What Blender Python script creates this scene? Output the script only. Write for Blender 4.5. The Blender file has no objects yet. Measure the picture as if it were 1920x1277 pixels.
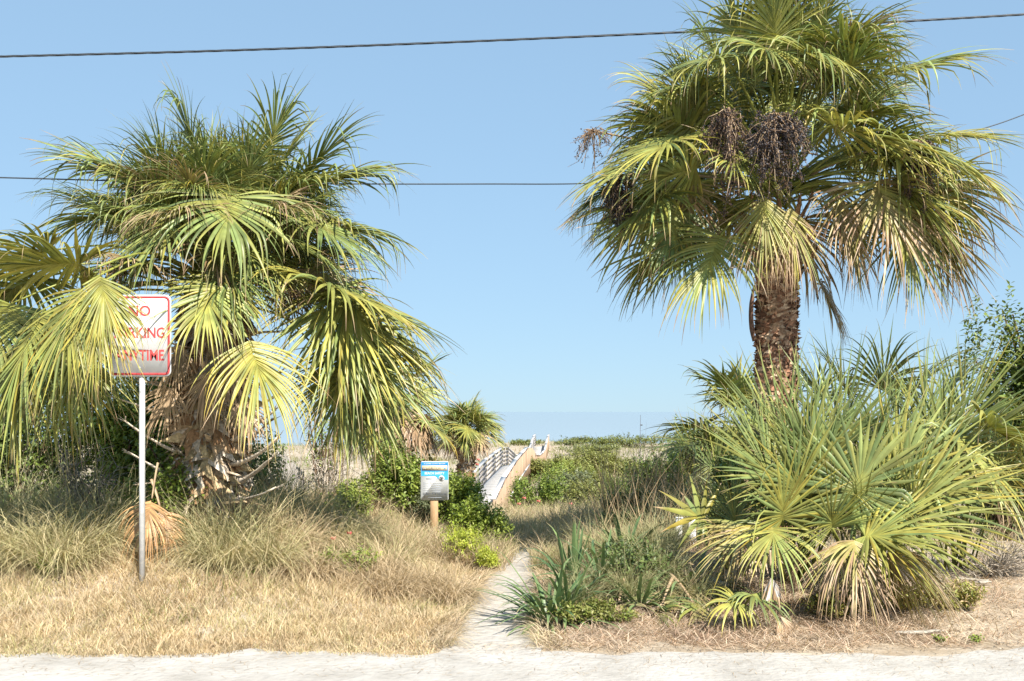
import bpy, math, random
import numpy as np
from math import radians, sin, cos, pi

# ------------------------------------------------------------------ camera, world, sun, exposure
SC = bpy.context.scene
COL = SC.collection
F = 1866.67            # focal length in photo pixels (35 mm on 36 mm, 1920 px wide)
CAMZ = 1.5             # eye height above the sand road
cam_d = bpy.data.cameras.new("camera")
cam_d.lens = 35.0
cam_d.sensor_width = 36.0
cam_d.shift_y = 133.5 / 1920.0
cam_d.clip_start = 0.05
cam_d.clip_end = 60000.0
cam = bpy.data.objects.new("camera", cam_d)
COL.objects.link(cam)
cam.location = (0, 0, CAMZ)
cam.rotation_euler = (radians(90), 0, 0)
SC.camera = cam

SUN_EL, SUN_AZ = radians(45.0), radians(154.0)      # azimuth clockwise from +Y (the view direction)
W = bpy.data.worlds.new("World")
SC.world = W
W.use_nodes = True
wn, wl = W.node_tree.nodes, W.node_tree.links
wn.clear()
sky = wn.new("ShaderNodeTexSky")
sky.sky_type = 'NISHITA'
sky.sun_disc = False
sky.sun_elevation = SUN_EL
sky.sun_rotation = SUN_AZ
sky.altitude = 0
sky.air_density = 1.0
sky.dust_density = 0.0
sky.ozone_density = 2.0
gam = wn.new("ShaderNodeGamma")                      # a hazy bright seaside sky: less contrast between zenith and horizon
gam.inputs['Gamma'].default_value = 0.26
tint = wn.new("ShaderNodeVectorMath")
tint.operation = 'MULTIPLY'
tint.inputs[1].default_value = (1.25, 1.77, 2.26)
bg = wn.new("ShaderNodeBackground")
bg.inputs['Strength'].default_value = 0.13
wo = wn.new("ShaderNodeOutputWorld")
wl.new(sky.outputs[0], gam.inputs['Color'])
wl.new(gam.outputs[0], tint.inputs[0])
wl.new(tint.outputs[0], bg.inputs['Color'])
wl.new(bg.outputs[0], wo.inputs['Surface'])

sun_d = bpy.data.lights.new("sun", 'SUN')
sun_d.energy = 5.0
sun_d.angle = radians(0.53)
sun_d.color = (1.0, 0.93, 0.82)
sun = bpy.data.objects.new("sun", sun_d)
COL.objects.link(sun)
SUNV = np.array([sin(SUN_AZ) * cos(SUN_EL), cos(SUN_AZ) * cos(SUN_EL), sin(SUN_EL)])
import mathutils
sun.rotation_euler = mathutils.Vector(SUNV).to_track_quat('Z', 'Y').to_euler()
sun.location = (6, -8, 12)

SC.view_settings.view_transform = 'Standard'
SC.view_settings.look = 'None'
SC.view_settings.exposure = 0.95
SC.view_settings.gamma = 1.0
SC.view_settings.use_curve_mapping = False
SC.cycles.max_bounces = 6
SC.cycles.diffuse_bounces = 3
SC.cycles.transparent_max_bounces = 8
SC.cycles.caustics_reflective = False
SC.cycles.caustics_refractive = False

# ------------------------------------------------------------------ helpers
RNG = np.random.default_rng(11)
UP = np.array([0., 0., 1.])
G = np.array([0., 0., -1.])


def P(px, py, Y):
    """photo pixel + distance -> a point of the place"""
    return np.array([(px - 960.) * Y / F, Y, CAMZ - (py - 772.) * Y / F])


def unit(v):
    v = np.asarray(v, float)
    n = np.linalg.norm(v, axis=-1, keepdims=True)
    return v / np.maximum(n, 1e-9)


def sstep(x, a, b):
    t = np.clip((np.asarray(x, float) - a) / (b - a), 0, 1)
    return t * t * (3 - 2 * t)


def n2(x, y, f=1.0, s=0.0):
    x = np.asarray(x, float) * f
    y = np.asarray(y, float) * f
    return (np.sin(1.7 * x + 0.9 * y + 1.3 + s) + np.sin(-1.1 * x + 2.1 * y + 4.1 + 2 * s)
            + np.sin(2.9 * x - 1.3 * y + 0.4 + 3 * s) * .6 + np.sin(0.6 * x + 3.3 * y + 2.2 - s) * .6) / 3.2


def mesh_data(name, V, quads=None, tris=None, col=None, smooth=False, mats=(), midx=None):
    V = np.asarray(V, np.float32)
    me = bpy.data.meshes.new(name)
    q = np.zeros((0, 4), np.int32) if quads is None or len(quads) == 0 else np.asarray(quads, np.int32)
    t = np.zeros((0, 3), np.int32) if tris is None or len(tris) == 0 else np.asarray(tris, np.int32)
    nq, nt = len(q), len(t)
    me.vertices.add(len(V))
    me.vertices.foreach_set('co', V.ravel())
    loops = np.concatenate([q.ravel(), t.ravel()]).astype(np.int32)
    me.loops.add(len(loops))
    me.loops.foreach_set('vertex_index', loops)
    me.polygons.add(nq + nt)
    starts = np.concatenate([np.arange(nq) * 4, nq * 4 + np.arange(nt) * 3]).astype(np.int32)
    me.polygons.foreach_set('loop_start', starts)
    if smooth:
        me.polygons.foreach_set('use_smooth', np.ones(nq + nt, bool))
    for m in mats:
        me.materials.append(m)
    if midx is not None:
        me.polygons.foreach_set('material_index', np.asarray(midx, np.int32))
    me.update(calc_edges=True)
    if col is not None:
        c = np.ones((len(V), 4), np.float32)
        c[:, :3] = col
        at = me.color_attributes.new('Col', 'FLOAT_COLOR', 'POINT')
        at.data.foreach_set('color', c.ravel())
    return me


class MB:
    """collects vertices, quads, triangles and vertex colours of ONE mesh"""
    def __init__(self):
        self.V, self.Q, self.T, self.C, self.n = [], [], [], [], 0

    def add(self, V, quads=None, tris=None, col=(.5, .5, .5)):
        V = np.asarray(V, float).reshape(-1, 3)
        if quads is not None and len(quads):
            self.Q.append(np.asarray(quads, int) + self.n)
        if tris is not None and len(tris):
            self.T.append(np.asarray(tris, int) + self.n)
        c = np.asarray(col, float)
        if c.ndim == 1:
            c = np.tile(c, (len(V), 1))
        self.V.append(V)
        self.C.append(c)
        self.n += len(V)
        return self

    def box(self, c, size, ax=None, col=(.5, .5, .5)):
        c = np.asarray(c, float)
        hx, hy, hz = np.asarray(size, float) / 2
        X, Y, Z = (np.eye(3) if ax is None else ax)
        V = [c + X * sx * hx + Y * sy * hy + Z * sz * hz for sx in (-1, 1) for sy in (-1, 1) for sz in (-1, 1)]
        q = [(0, 1, 3, 2), (4, 6, 7, 5), (0, 4, 5, 1), (2, 3, 7, 6), (0, 2, 6, 4), (1, 5, 7, 3)]
        return self.add(V, q, None, col)

    def beam(self, a, b, w, h, col=(.5, .5, .5), up=UP):
        a, b = np.asarray(a, float), np.asarray(b, float)
        d = unit(b - a)
        s = unit(np.cross(d, up))
        u = np.cross(s, d)
        return self.box((a + b) / 2, (np.linalg.norm(b - a), w, h), (d, s, u), col)

    def tube(self, pts, r, k=6, col=(.5, .5, .5), flat=1.0, caps=True):
        pts = np.asarray(pts, float)
        m = len(pts)
        r = np.broadcast_to(np.asarray(r, float), (m,))
        T = np.gradient(pts, axis=0)
        T = unit(T)
        ref = UP if abs(T[0][2]) < .9 else np.array([1., 0, 0])
        A = np.cross(T, ref)
        bad = np.linalg.norm(A, axis=1) < .1
        A[bad] = np.cross(T[bad], np.array([1., 0.3, 0]))
        A = unit(A)
        B = np.cross(T, A)
        th = np.arange(k) / k * 2 * pi
        V = pts[:, None, :] + r[:, None, None] * (np.cos(th)[None, :, None] * A[:, None, :]
                                                   + flat * np.sin(th)[None, :, None] * B[:, None, :])
        V = V.reshape(-1, 3)
        i, j = np.meshgrid(np.arange(m - 1), np.arange(k), indexing='ij')
        q = np.stack([i * k + j, i * k + (j + 1) % k, (i + 1) * k + (j + 1) % k, (i + 1) * k + j], -1).reshape(-1, 4)
        c = np.asarray(col, float)
        if c.ndim == 2:
            c = np.repeat(c, k, axis=0)
        tr = []
        if caps:
            tr = [(0, j + 1, j) for j in range(1, k - 1)] + [((m - 1) * k, (m - 1) * k + j, (m - 1) * k + j + 1) for j in range(1, k - 1)]
        return self.add(V, q, tr, c)

    def tris(self):
        return sum(len(q) for q in self.Q) * 2 + sum(len(t) for t in self.T)

    def data(self, name, mat, smooth=False):
        return mesh_data(name, np.concatenate(self.V), np.concatenate(self.Q) if self.Q else None,
                         np.concatenate(self.T) if self.T else None, np.concatenate(self.C), smooth,
                         mat if isinstance(mat, (list, tuple)) else (mat,))


def link(name, me, parent=None, kind=None):
    o = bpy.data.objects.new(name, me)
    COL.objects.link(o)
    if parent is not None:
        o.parent = parent
        o.location = -parent.location            # part meshes are written in world coordinates
        if parent.parent is not None:
            o.location = (0, 0, 0)
    if kind:
        o['kind'] = kind
    return o


def tag(o, label, cat, group=None):
    o['label'] = label
    o['category'] = cat
    if group:
        o['group'] = group
    return o


def thing(name, label, cat, loc, group=None):
    o = bpy.data.objects.new(name, None)
    o.empty_display_size = 0.1
    COL.objects.link(o)
    o.location = tuple(float(v) for v in loc)
    return tag(o, label, cat, group)


def part(name, mb, mat, parent, smooth=False, kind=None):
    return link(name, mb.data(name, mat, smooth), parent, kind)


# ------------------------------------------------------------------ materials
def new_mat(name):
    m = bpy.data.materials.new(name)
    m.use_nodes = True
    nt = m.node_tree
    nt.nodes.clear()
    out = nt.nodes.new('ShaderNodeOutputMaterial')
    return m, nt, out


def leaf_mat(name, rough=.5, trans=.25, spec=.4, vary=.25, scale=18.):
    """leaf blades: colour from the mesh, a little mottled, light shining through"""
    m, nt, out = new_mat(name)
    N, L = nt.nodes, nt.links
    at = N.new('ShaderNodeAttribute')
    at.attribute_name = 'Col'
    tc = N.new('ShaderNodeTexCoord')
    no = N.new('ShaderNodeTexNoise')
    no.inputs['Scale'].default_value = scale
    no.inputs['Detail'].default_value = 3
    L.new(tc.outputs['Object'], no.inputs['Vector'])
    mr = N.new('ShaderNodeMapRange')
    mr.inputs[1].default_value = .3
    mr.inputs[2].default_value = .7
    mr.inputs[3].default_value = 1 - vary
    mr.inputs[4].default_value = 1 + vary
    L.new(no.outputs[0], mr.inputs[0])
    mul = N.new('ShaderNodeVectorMath')
    mul.operation = 'SCALE'
    L.new(at.outputs['Color'], mul.inputs[0])
    L.new(mr.outputs[0], mul.inputs['Scale'])
    pb = N.new('ShaderNodeBsdfPrincipled')
    pb.inputs['Roughness'].default_value = rough
    pb.inputs['Specular IOR Level'].default_value = spec
    L.new(mul.outputs[0], pb.inputs['Base Color'])
    if trans > 0:
        tr = N.new('ShaderNodeBsdfTranslucent')
        sc2 = N.new('ShaderNodeVectorMath')
        sc2.operation = 'MULTIPLY'
        sc2.inputs[1].default_value = (1.25, 1.2, .7)
        L.new(mul.outputs[0], sc2.inputs[0])
        L.new(sc2.outputs[0], tr.inputs['Color'])
        mx = N.new('ShaderNodeMixShader')
        mx.inputs[0].default_value = trans
        L.new(pb.outputs[0], mx.inputs[1])
        L.new(tr.outputs[0], mx.inputs[2])
        L.new(mx.outputs[0], out.inputs['Surface'])
    else:
        L.new(pb.outputs[0], out.inputs['Surface'])
    return m


def solid_mat(name, c1, c2, scale=8., rough=.7, bump=.0, stretch=(1, 1, 1), metal=0., detail=6., use_col=False, bscale=None):
    """two colours mixed by noise in object space, with relief"""
    m, nt, out = new_mat(name)
    N, L = nt.nodes, nt.links
    tc = N.new('ShaderNodeTexCoord')
    mp = N.new('ShaderNodeMapping')
    mp.inputs['Scale'].default_value = stretch
    L.new(tc.outputs['Object'], mp.inputs['Vector'])
    no = N.new('ShaderNodeTexNoise')
    no.inputs['Scale'].default_value = scale
    no.inputs['Detail'].default_value = detail
    no.inputs['Roughness'].default_value = .65
    L.new(mp.outputs[0], no.inputs['Vector'])
    cr = N.new('ShaderNodeValToRGB')
    cr.color_ramp.elements[0].position = .32
    cr.color_ramp.elements[0].color = (*c1, 1)
    cr.color_ramp.elements[1].position = .68
    cr.color_ramp.elements[1].color = (*c2, 1)
    L.new(no.outputs[0], cr.inputs[0])
    pb = N.new('ShaderNodeBsdfPrincipled')
    pb.inputs['Roughness'].default_value = rough
    pb.inputs['Metallic'].default_value = metal
    pb.inputs['Specular IOR Level'].default_value = .3
    src = cr.outputs[0]
    if use_col:
        at = N.new('ShaderNodeAttribute')
        at.attribute_name = 'Col'
        mu = N.new('ShaderNodeVectorMath')
        mu.operation = 'MULTIPLY'
        L.new(cr.outputs[0], mu.inputs[0])
        L.new(at.outputs['Color'], mu.inputs[1])
        src = mu.outputs[0]
    L.new(src, pb.inputs['Base Color'])
    if bump:
        bn = N.new('ShaderNodeTexNoise')
        bn.inputs['Scale'].default_value = bscale or scale * 3
        bn.inputs['Detail'].default_value = 8
        L.new(mp.outputs[0], bn.inputs['Vector'])
        bp = N.new('ShaderNodeBump')
        bp.inputs['Strength'].default_value = 1.0
        bp.inputs['Distance'].default_value = bump
        L.new(bn.outputs[0], bp.inputs['Height'])
        L.new(bp.outputs[0], pb.inputs['Normal'])
    L.new(pb.outputs[0], out.inputs['Surface'])
    return m


M_FROND = leaf_mat('palm_leaf', .40, .14, .42, .25, 9.)
M_SHRUB = leaf_mat('shrub_leaf', .45, .25, .45, .2, 6.)
M_GRASS = leaf_mat('grass_blade', .7, .22, .2, .2, 5.)
M_WOODY = leaf_mat('twig_bark', .9, 0., .15, .35, 60.)
M_BERRY = leaf_mat('palm_berry', .45, 0., .4, .2, 40.)
M_TRUNK = leaf_mat('palm_bark', .95, 0., .1, .4, 45.)
M_SAND = solid_mat('white_sand', (.33, .31, .28), (.48, .46, .43), 2.6, .95, .012, bscale=26.)
M_PATH = solid_mat('path_sand', (.36, .335, .30), (.48, .45, .41), 6., .95, .03, bscale=14.)
M_SOIL = solid_mat('dune_soil', (.30, .235, .165), (.47, .41, .33), 3., 1., .025)
M_NEWWOOD = solid_mat('tan_timber', (.32, .225, .155), (.45, .33, .23), 5., .8, .002, (1, 1, .25), use_col=True)
M_GREYWOOD = solid_mat('grey_timber', (.36, .33, .31), (.52, .49, .46), 6., .9, .003, (1, 1, 1), use_col=True)
M_PALEWOOD = solid_mat('bleached_timber', (.46, .45, .44), (.58, .57, .56), 6., .85, .003, use_col=True)
M_POST = solid_mat('sign_post_timber', (.36, .22, .11), (.60, .42, .25), 14., .8, .003, (1, 1, .15))
M_GALV = solid_mat('galvanised_steel', (.55, .56, .57), (.68, .69, .70), 30., .5, .0, metal=.25)
M_SIGNW = solid_mat('sign_white', (.66, .68, .70), (.76, .77, .78), 5., .65)
M_RED = solid_mat('sign_red', (.42, .05, .055), (.52, .08, .08), 14., .55)
M_BLUE = solid_mat('sign_blue', (.02, .22, .56), (.03, .27, .62), 9., .4)
M_CYAN = solid_mat('sign_light_blue', (.04, .36, .66), (.06, .40, .70), 9., .4)
M_TANP = solid_mat('sign_tan', (.62, .52, .34), (.68, .58, .40), 9., .45)
M_INK = solid_mat('sign_ink', (.07, .08, .10), (.10, .11, .13), 9., .5)
M_GREYINK = solid_mat('sign_grey_ink', (.33, .36, .42), (.40, .43, .48), 9., .5)
M_WIRE = solid_mat('cable_sheath', (.035, .045, .055), (.06, .07, .085), 40., .45)
M_WPOST = solid_mat('white_paint', (.62, .64, .67), (.78, .79, .80), 12., .6, .002)
M_DARKM = solid_mat('dark_metal', (.05, .05, .06), (.09, .09, .10), 20., .5)


def sea_mat():
    m, nt, out = new_mat('sea_water')
    N, L = nt.nodes, nt.links
    pb = N.new('ShaderNodeBsdfPrincipled')
    pb.inputs['Base Color'].default_value = (.25, .28, .31, 1)
    pb.inputs['Roughness'].default_value = .14
    pb.inputs['IOR'].default_value = 1.33
    tc = N.new('ShaderNodeTexCoord')
    mp = N.new('ShaderNodeMapping')
    mp.inputs['Scale'].default_value = (.05, .25, 1)
    L.new(tc.outputs['Object'], mp.inputs['Vector'])
    no = N.new('ShaderNodeTexNoise')
    no.inputs['Scale'].default_value = 1.
    no.inputs['Detail'].default_value = 6
    L.new(mp.outputs[0], no.inputs['Vector'])
    bp = N.new('ShaderNodeBump')
    bp.inputs['Strength'].default_value = .12
    bp.inputs['Distance'].default_value = .2
    L.new(no.outputs[0], bp.inputs['Height'])
    L.new(bp.outputs[0], pb.inputs['Normal'])
    L.new(pb.outputs[0], out.inputs['Surface'])
    return m


M_SEA = sea_mat()

# ------------------------------------------------------------------ terrain
PATH_Y = [5.6, 6.2, 7.2, 8.2, 9.2, 10.5, 12.0, 14.0]
PATH_X = [-.17, -.12, -.105, -.05, .03, .14, .16, .02]
PATH_W = [.36, .27, .245, .25, .23, .18, .14, .1]


def path_d(x, y):
    """distance from the path centre in half-widths"""
    return np.abs(np.asarray(x) - np.interp(y, PATH_Y, PATH_X)) / np.interp(y, PATH_Y, PATH_W)


def ground_z(x, y):
    x = np.asarray(x, float)
    y = np.asarray(y, float)
    z = np.interp(y, [-80, 6.1, 9, 12, 16, 22, 30, 40, 50, 62, 78, 90, 97, 106, 125, 160, 400],
                  [0, 0, 0, -.05, -.38, -.92, -1.9, -2.5, -2.8, -2.8, -2.5, -1.85, -1.65, -2.5, -6.2, -7, -8])
    c = np.interp(y, PATH_Y, PATH_X)
    left = sstep(-(x - c), .2, 2.4)
    right = sstep(x - c, .3, 1.0)
    z = z + left * .36 * sstep(y, 6.15, 8.2) * (1 - sstep(y, 11, 19))
    z = z + right * .20 * sstep(y, 6.4, 8.2) * (1 - sstep(y, 11, 19)) * (1 - .7 * sstep(x, 2.6, 3.6))
    z = z + 1.35 * np.exp(-(((x - 3.4) / 3.2) ** 2 + ((y - 47) / 8.) ** 2))
    z = z + 1.0 * np.exp(-(((x + 10) / 7) ** 2 + ((y - 70) / 9.) ** 2))
    z = z + .9 * np.exp(-(((x - 14) / 8) ** 2 + ((y - 75) / 12.) ** 2))
    z = z + n2(x, y, .35, 1.) * .22 * sstep(y, 22, 40) + n2(x, y, .12, 3.) * .34 * sstep(y, 55, 85) + n2(x, y, .4, 6.) * .14 * sstep(y, 70, 88)
    z = z + n2(x, y, 2.2, 2.) * .02 * sstep(y, 6.1, 7.0) * (1 - sstep(y, 25, 40))
    return z


def gp(px, Y, dz=0.):
    x = (px - 960.) * Y / F
    return np.array([x, Y, float(ground_z(x, Y)) + dz])


def axis_steps(dense, step, lim, grow=1.22):
    a = list(np.arange(dense[0], dense[1] + 1e-6, step))
    s = step
    while a[-1] < lim[1]:
        s *= grow
        a.append(a[-1] + s)
    s = step
    while a[0] > lim[0]:
        s *= grow
        a.insert(0, a[0] - s)
    return np.array(a)


gx = axis_steps((-4.2, 4.6), .08, (-420, 420))
gy = np.concatenate([np.arange(-90, 4, 6.), np.arange(4.2, 12.6, .08), np.arange(12.8, 40, .5), np.arange(40, 132, 1.5), np.arange(133, 220, 15)])
GX, GY = np.meshgrid(gx, gy, indexing='ij')
GZ = ground_z(GX, GY)
V = np.stack([GX, GY, GZ], -1).reshape(-1, 3)
nx_, ny_ = len(gx), len(gy)
i, j = np.meshgrid(np.arange(nx_ - 1), np.arange(ny_ - 1), indexing='ij')
quads = np.stack([i * ny_ + j, (i + 1) * ny_ + j, (i + 1) * ny_ + j + 1, i * ny_ + j + 1], -1).reshape(-1, 4)
link('ground', mesh_data('ground', V, quads, smooth=True, mats=(M_SOIL,)), kind='structure')


def strip_sheet(name, xs_of_t, ys, dz, mat, nx=24):
    Vv = []
    for y in ys:
        a, b = xs_of_t(y)
        xx = np.linspace(a, b, nx)
        zz = ground_z(xx, np.full(nx, y)) + dz
        Vv.append(np.stack([xx, np.full(nx, y), zz], -1))
    Vv = np.concatenate(Vv)
    m = len(ys)
    i, j = np.meshgrid(np.arange(m - 1), np.arange(nx - 1), indexing='ij')
    q = np.stack([i * nx + j, i * nx + j + 1, (i + 1) * nx + j + 1, (i + 1) * nx + j], -1).reshape(-1, 4)
    return link(name, mesh_data(name, Vv, q, smooth=True, mats=(mat,)), kind='structure')


# the sand road (its far edge is ragged) and the sand footpath
rx = np.concatenate([np.arange(-60, -5, 2.), np.arange(-5, 6, .05), np.arange(6, 62, 2.)])
edge = 6.14 + .09 * n2(rx, rx * 0, 2.3) + .06 * n2(rx, rx * 0, 9.) + .25 * sstep(rx, 2.6, 4.2)
rows = []
for t in (0, .5, .8, .9, .95, .98, 1.0):
    yy = -12 + (edge + 12) * t
    zz = ground_z(rx, yy) + .013 + .012 * n2(rx, yy, 5., 2.) * (1 if t > .5 else 0) * 0
    rows.append(np.stack([rx, yy, zz], -1))
Vr = np.concatenate(rows)
nr = len(rx)
i, j = np.meshgrid(np.arange(6), np.arange(nr - 1), indexing='ij')
link('sand_road', mesh_data('sand_road', Vr, np.stack([i * nr + j, i * nr + j + 1, (i + 1) * nr + j + 1, (i + 1) * nr + j], -1).reshape(-1, 4),
                            smooth=True, mats=(M_SAND,)), kind='structure')


def path_edges(y):
    c, w = np.interp(y, PATH_Y, PATH_X), np.interp(y, PATH_Y, PATH_W)
    return c - w * (1.2 + .14 * float(n2(y, 0., 1.9)) + .05 * math.sin(y * 31)), c + w * (1.2 + .14 * float(n2(y, 3., 1.7)) + .05 * math.sin(y * 27))


strip_sheet('sand_path', path_edges, np.arange(5.95, 13.0, .08), .008, M_PATH, 20)

sx = np.array([-30000., -3000, -600, -150, 0, 150, 600, 3000, 30000])
sy = np.array([112., 160, 250, 500, 1200, 4000, 12000, 45000])
SX, SY = np.meshgrid(sx, sy, indexing='ij')
Vs = np.stack([SX, SY, np.full_like(SX, -5.5)], -1).reshape(-1, 3)
i, j = np.meshgrid(np.arange(8), np.arange(7), indexing='ij')
link('sea', mesh_data('sea', Vs, np.stack([i * 8 + j, (i + 1) * 8 + j, (i + 1) * 8 + j + 1, i * 8 + j + 1], -1).reshape(-1, 4), mats=(M_SEA,)), kind='structure')

# ------------------------------------------------------------------ plant colours (real leaf colours)
c3 = lambda *v: np.array(v, float)
GREEN_D, GREEN, GREEN_L = c3(.06, .10, .032), c3(.12, .175, .055), c3(.225, .285, .10)
OLIVE, YELLOW, ORANGE = c3(.28, .30, .065), c3(.54, .45, .075), c3(.52, .32, .05)
BROWN, TAN, STRAW, GREYTAN = c3(.24, .145, .08), c3(.48, .35, .22), c3(.55, .43, .25), c3(.40, .35, .29)


def lerp(a, b, t):
    return a + (b - a) * t


# ------------------------------------------------------------------ palm fronds
def fan(mb, hub, axis, nrm, L, nseg=60, span=4.5, droop=.7, N=10, cup=.08, costa=.30, fuse=.36, wide=1.15,
        yel=.15, tipb=.12, dead=0., kink=.22, grey=0., dcol=None, shade=0., stiff=False, roll=None):
    r = RNG
    a = unit(axis)
    n = np.asarray(nrm, float)
    n = unit(n - a * np.dot(n, a))
    s = np.cross(a, n)
    roll = roll if roll is not None else r.normal(0, .22)
    n, s = n * cos(roll) + s * sin(roll), s * cos(roll) - n * sin(roll)
    th = np.linspace(-span / 2, span / 2, nseg) + r.normal(0, .018, nseg)
    ct, st = np.cos(th), np.sin(th)
    d = ct[:, None] * a + st[:, None] * s + (cup * np.abs(st))[:, None] * n + r.normal(0, .035, (nseg, 3))
    d = unit(d)
    d = unit(d + G * (.10 * r.random((nseg, 1))))
    c = costa * L * np.clip(ct, 0, 1) ** 1.2
    pos = hub + a * c[:, None] + G * (c ** 2 * .5 * droop)[:, None]
    Li = L * (.60 + .40 * np.cos(th * (1.35 / (span / 2)))) * np.where(r.random(nseg) < .1, r.uniform(.45, .8, nseg), r.uniform(.86, 1.08, nseg)) - c * .55
    dth = span / (nseg - 1)
    wf = np.clip(fuse * L * dth * 1.05 * wide, .012, .05) * r.uniform(.85, 1.1, nseg)
    dr = droop * r.uniform(.55, 1.45, nseg)
    wob = r.normal(0, .36, (nseg, 3)) * (.4 if stiff else 1.)
    tw = r.normal(0, 1.5, nseg) * (.5 if stiff else 1.)
    kt = np.where(r.random(nseg) < kink, r.uniform(.28, .75, nseg), 9.)
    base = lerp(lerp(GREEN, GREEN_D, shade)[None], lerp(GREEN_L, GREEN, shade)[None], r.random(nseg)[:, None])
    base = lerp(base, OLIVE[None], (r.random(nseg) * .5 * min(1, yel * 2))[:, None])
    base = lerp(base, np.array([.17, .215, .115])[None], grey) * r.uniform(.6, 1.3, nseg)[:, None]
    yi = np.clip(yel + r.normal(0, .24, nseg), 0, 1)
    ycol = lerp(YELLOW[None], ORANGE[None], (r.random(nseg) ** 2 * .8)[:, None])
    tb = np.clip(tipb * r.uniform(.3, 2.0, nseg), .02, .95)
    bcol = lerp(TAN[None], BROWN[None], r.random(nseg)[:, None])
    dc_ = bcol if dcol is None else np.asarray(dcol)[None] * r.uniform(.6, 1.3, nseg)[:, None]
    deadi = np.clip(dead + r.normal(0, .2, nseg), 0, 1) if dead > 0 else np.zeros(nseg)
    if dead >= .95:
        deadi[:] = 1
    gap = np.linalg.norm(np.gradient(pos, axis=0), axis=1) * 1.15 + .004
    Vs, Cs = [], []
    for k in range(N + 1):
        t = k / N
        nl = n - d * (d @ n)[:, None]
        nl = unit(nl)
        b = np.cross(d, nl)
        ang = tw * max(0, t - fuse)
        b = b * np.cos(ang)[:, None] + nl * np.sin(ang)[:, None]
        nl2 = np.cross(b, d)
        if t <= fuse:
            w = gap + (wf - gap) * (t / fuse)
            pl = .32
        else:
            u = (t - fuse) / (1 - fuse)
            w = wf * np.clip(1 - u ** (1.25 if stiff else 1.08), .06, 1)
            pl = .30 * (1 - .4 * u)
        hb = (w / 2)[:, None]
        Vs.append(np.stack([pos - b * hb, pos + nl2 * (w * pl)[:, None], pos + b * hb], 1))
        cc = lerp(base, ycol, (yi * (.35 + .65 * t))[:, None])
        if k < 2:
            cc = lerp(cc, YELLOW[None] * .8, .25)
        cc = lerp(cc, dc_, deadi[:, None])
        tipf = np.clip((t - (1 - tb)) / .12, 0, 1)
        cc = lerp(cc, bcol, tipf[:, None])
        Cs.append(np.repeat(cc[:, None], 3, 1))
        d = d + G * (dr * (t ** 1.3) * 2.6 / N)[:, None] + wob * (t / N)
        kk = (t > kt)
        d[kk] = d[kk] * .62 + G * .5
        d = unit(d)
        pos = pos + d * (Li / N)[:, None]
    V = np.stack(Vs, 1)                     # seg, step, 3, xyz
    C = np.stack(Cs, 1)
    ii, kk, ee = np.meshgrid(np.arange(nseg), np.arange(N), np.arange(2), indexing='ij')
    idx = lambda i, k, e: (i * (N + 1) + k) * 3 + e
    q = np.stack([idx(ii, kk, ee), idx(ii, kk, ee + 1), idx(ii, kk + 1, ee + 1), idx(ii, kk + 1, ee)], -1).reshape(-1, 4)
    mb.add(V.reshape(-1, 3), q, None, C.reshape(-1, 3))


def petiole(mb, a, b, arch=.12, r0=.022, r1=.011, col=OLIVE, k=5):
    t = np.linspace(0, 1, 8)[:, None]
    a, b = np.asarray(a, float), np.asarray(b, float)
    ln = np.linalg.norm(b - a)
    pts = a + (b - a) * t + UP * (np.sin(t * pi) * arch * ln)
    mb.tube(pts, np.linspace(r0, r1, 8), k, col, .6)


def frond(root, heart, hub, axis, L, nrm=None, arch=.12, pcol=OLIVE, r0=.022, **kw):
    mb = MB()
    hub = np.asarray(hub, float)
    axis = unit(axis)
    if nrm is None:
        rad = hub - heart
        rad[2] = 0
        nrm = UP - .35 * unit(rad)
        if abs(axis[2]) > .93:
            nrm = UP * .2 - np.sign(axis[2]) * unit(rad + np.array([0, -1e-3, 0])) if axis[2] > 0 else unit(rad + np.array([0, -1e-3, 0]))
    petiole(mb, heart, hub, arch, r0, .011, pcol)
    fan(mb, hub, axis, nrm, L, **kw)
    return part('frond', mb, M_FROND, root)


def crown(root, heart, n, pl, L, el_hi=85, el_lo=10, az0=0., skip=None, dn=.35, **kw):
    """fronds spread evenly round the heart, the upper ones steep, the lower ones level"""
    for k in range(n):
        u = (k + .5) / n
        az = az0 + k * 2.39996 + RNG.normal(0, .3)
        el = radians(min(88, el_hi + (el_lo - el_hi) * u ** .8 + RNG.normal(0, 10)))
        dr = np.array([cos(az) * cos(el), sin(az) * cos(el), sin(el)])
        if skip and skip(dr):
            continue
        p = pl * RNG.uniform(.74, 1.08)
        hub = heart + dr * p + G * .06 * p
        ax = dr + G * (dn + .15 * u) * RNG.uniform(.3, 1.7) + RNG.normal(0, .16, 3)
        kk = dict(kw)
        kk['droop'] = kw.get('droop', .8) * RNG.uniform(.65, 1.45)
        kk.setdefault('roll', RNG.normal(0, .4))
        kk['yel'] = max(0., kw.get('yel', .1) + .12 * u + RNG.normal(0, .09))
        kk['shade'] = kw.get('shade', 0.) + RNG.uniform(-.1, .30)
        kk['nseg'] = int(kw.get('nseg', 60) * RNG.uniform(.8, 1.15))
        kk['span'] = kw.get('span', 4.5) * RNG.uniform(.78, 1.05)
        if u > .6 and RNG.random() < .16:
            kk['dead'], kk['tipb'] = RNG.uniform(.3, .7), .4
        frond(root, heart + dr * .06, hub, ax, L * RNG.uniform(.78, 1.12), **kk)


def px_dir(dx, up, dy):
    return np.array([dx, dy, up], float)


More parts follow.
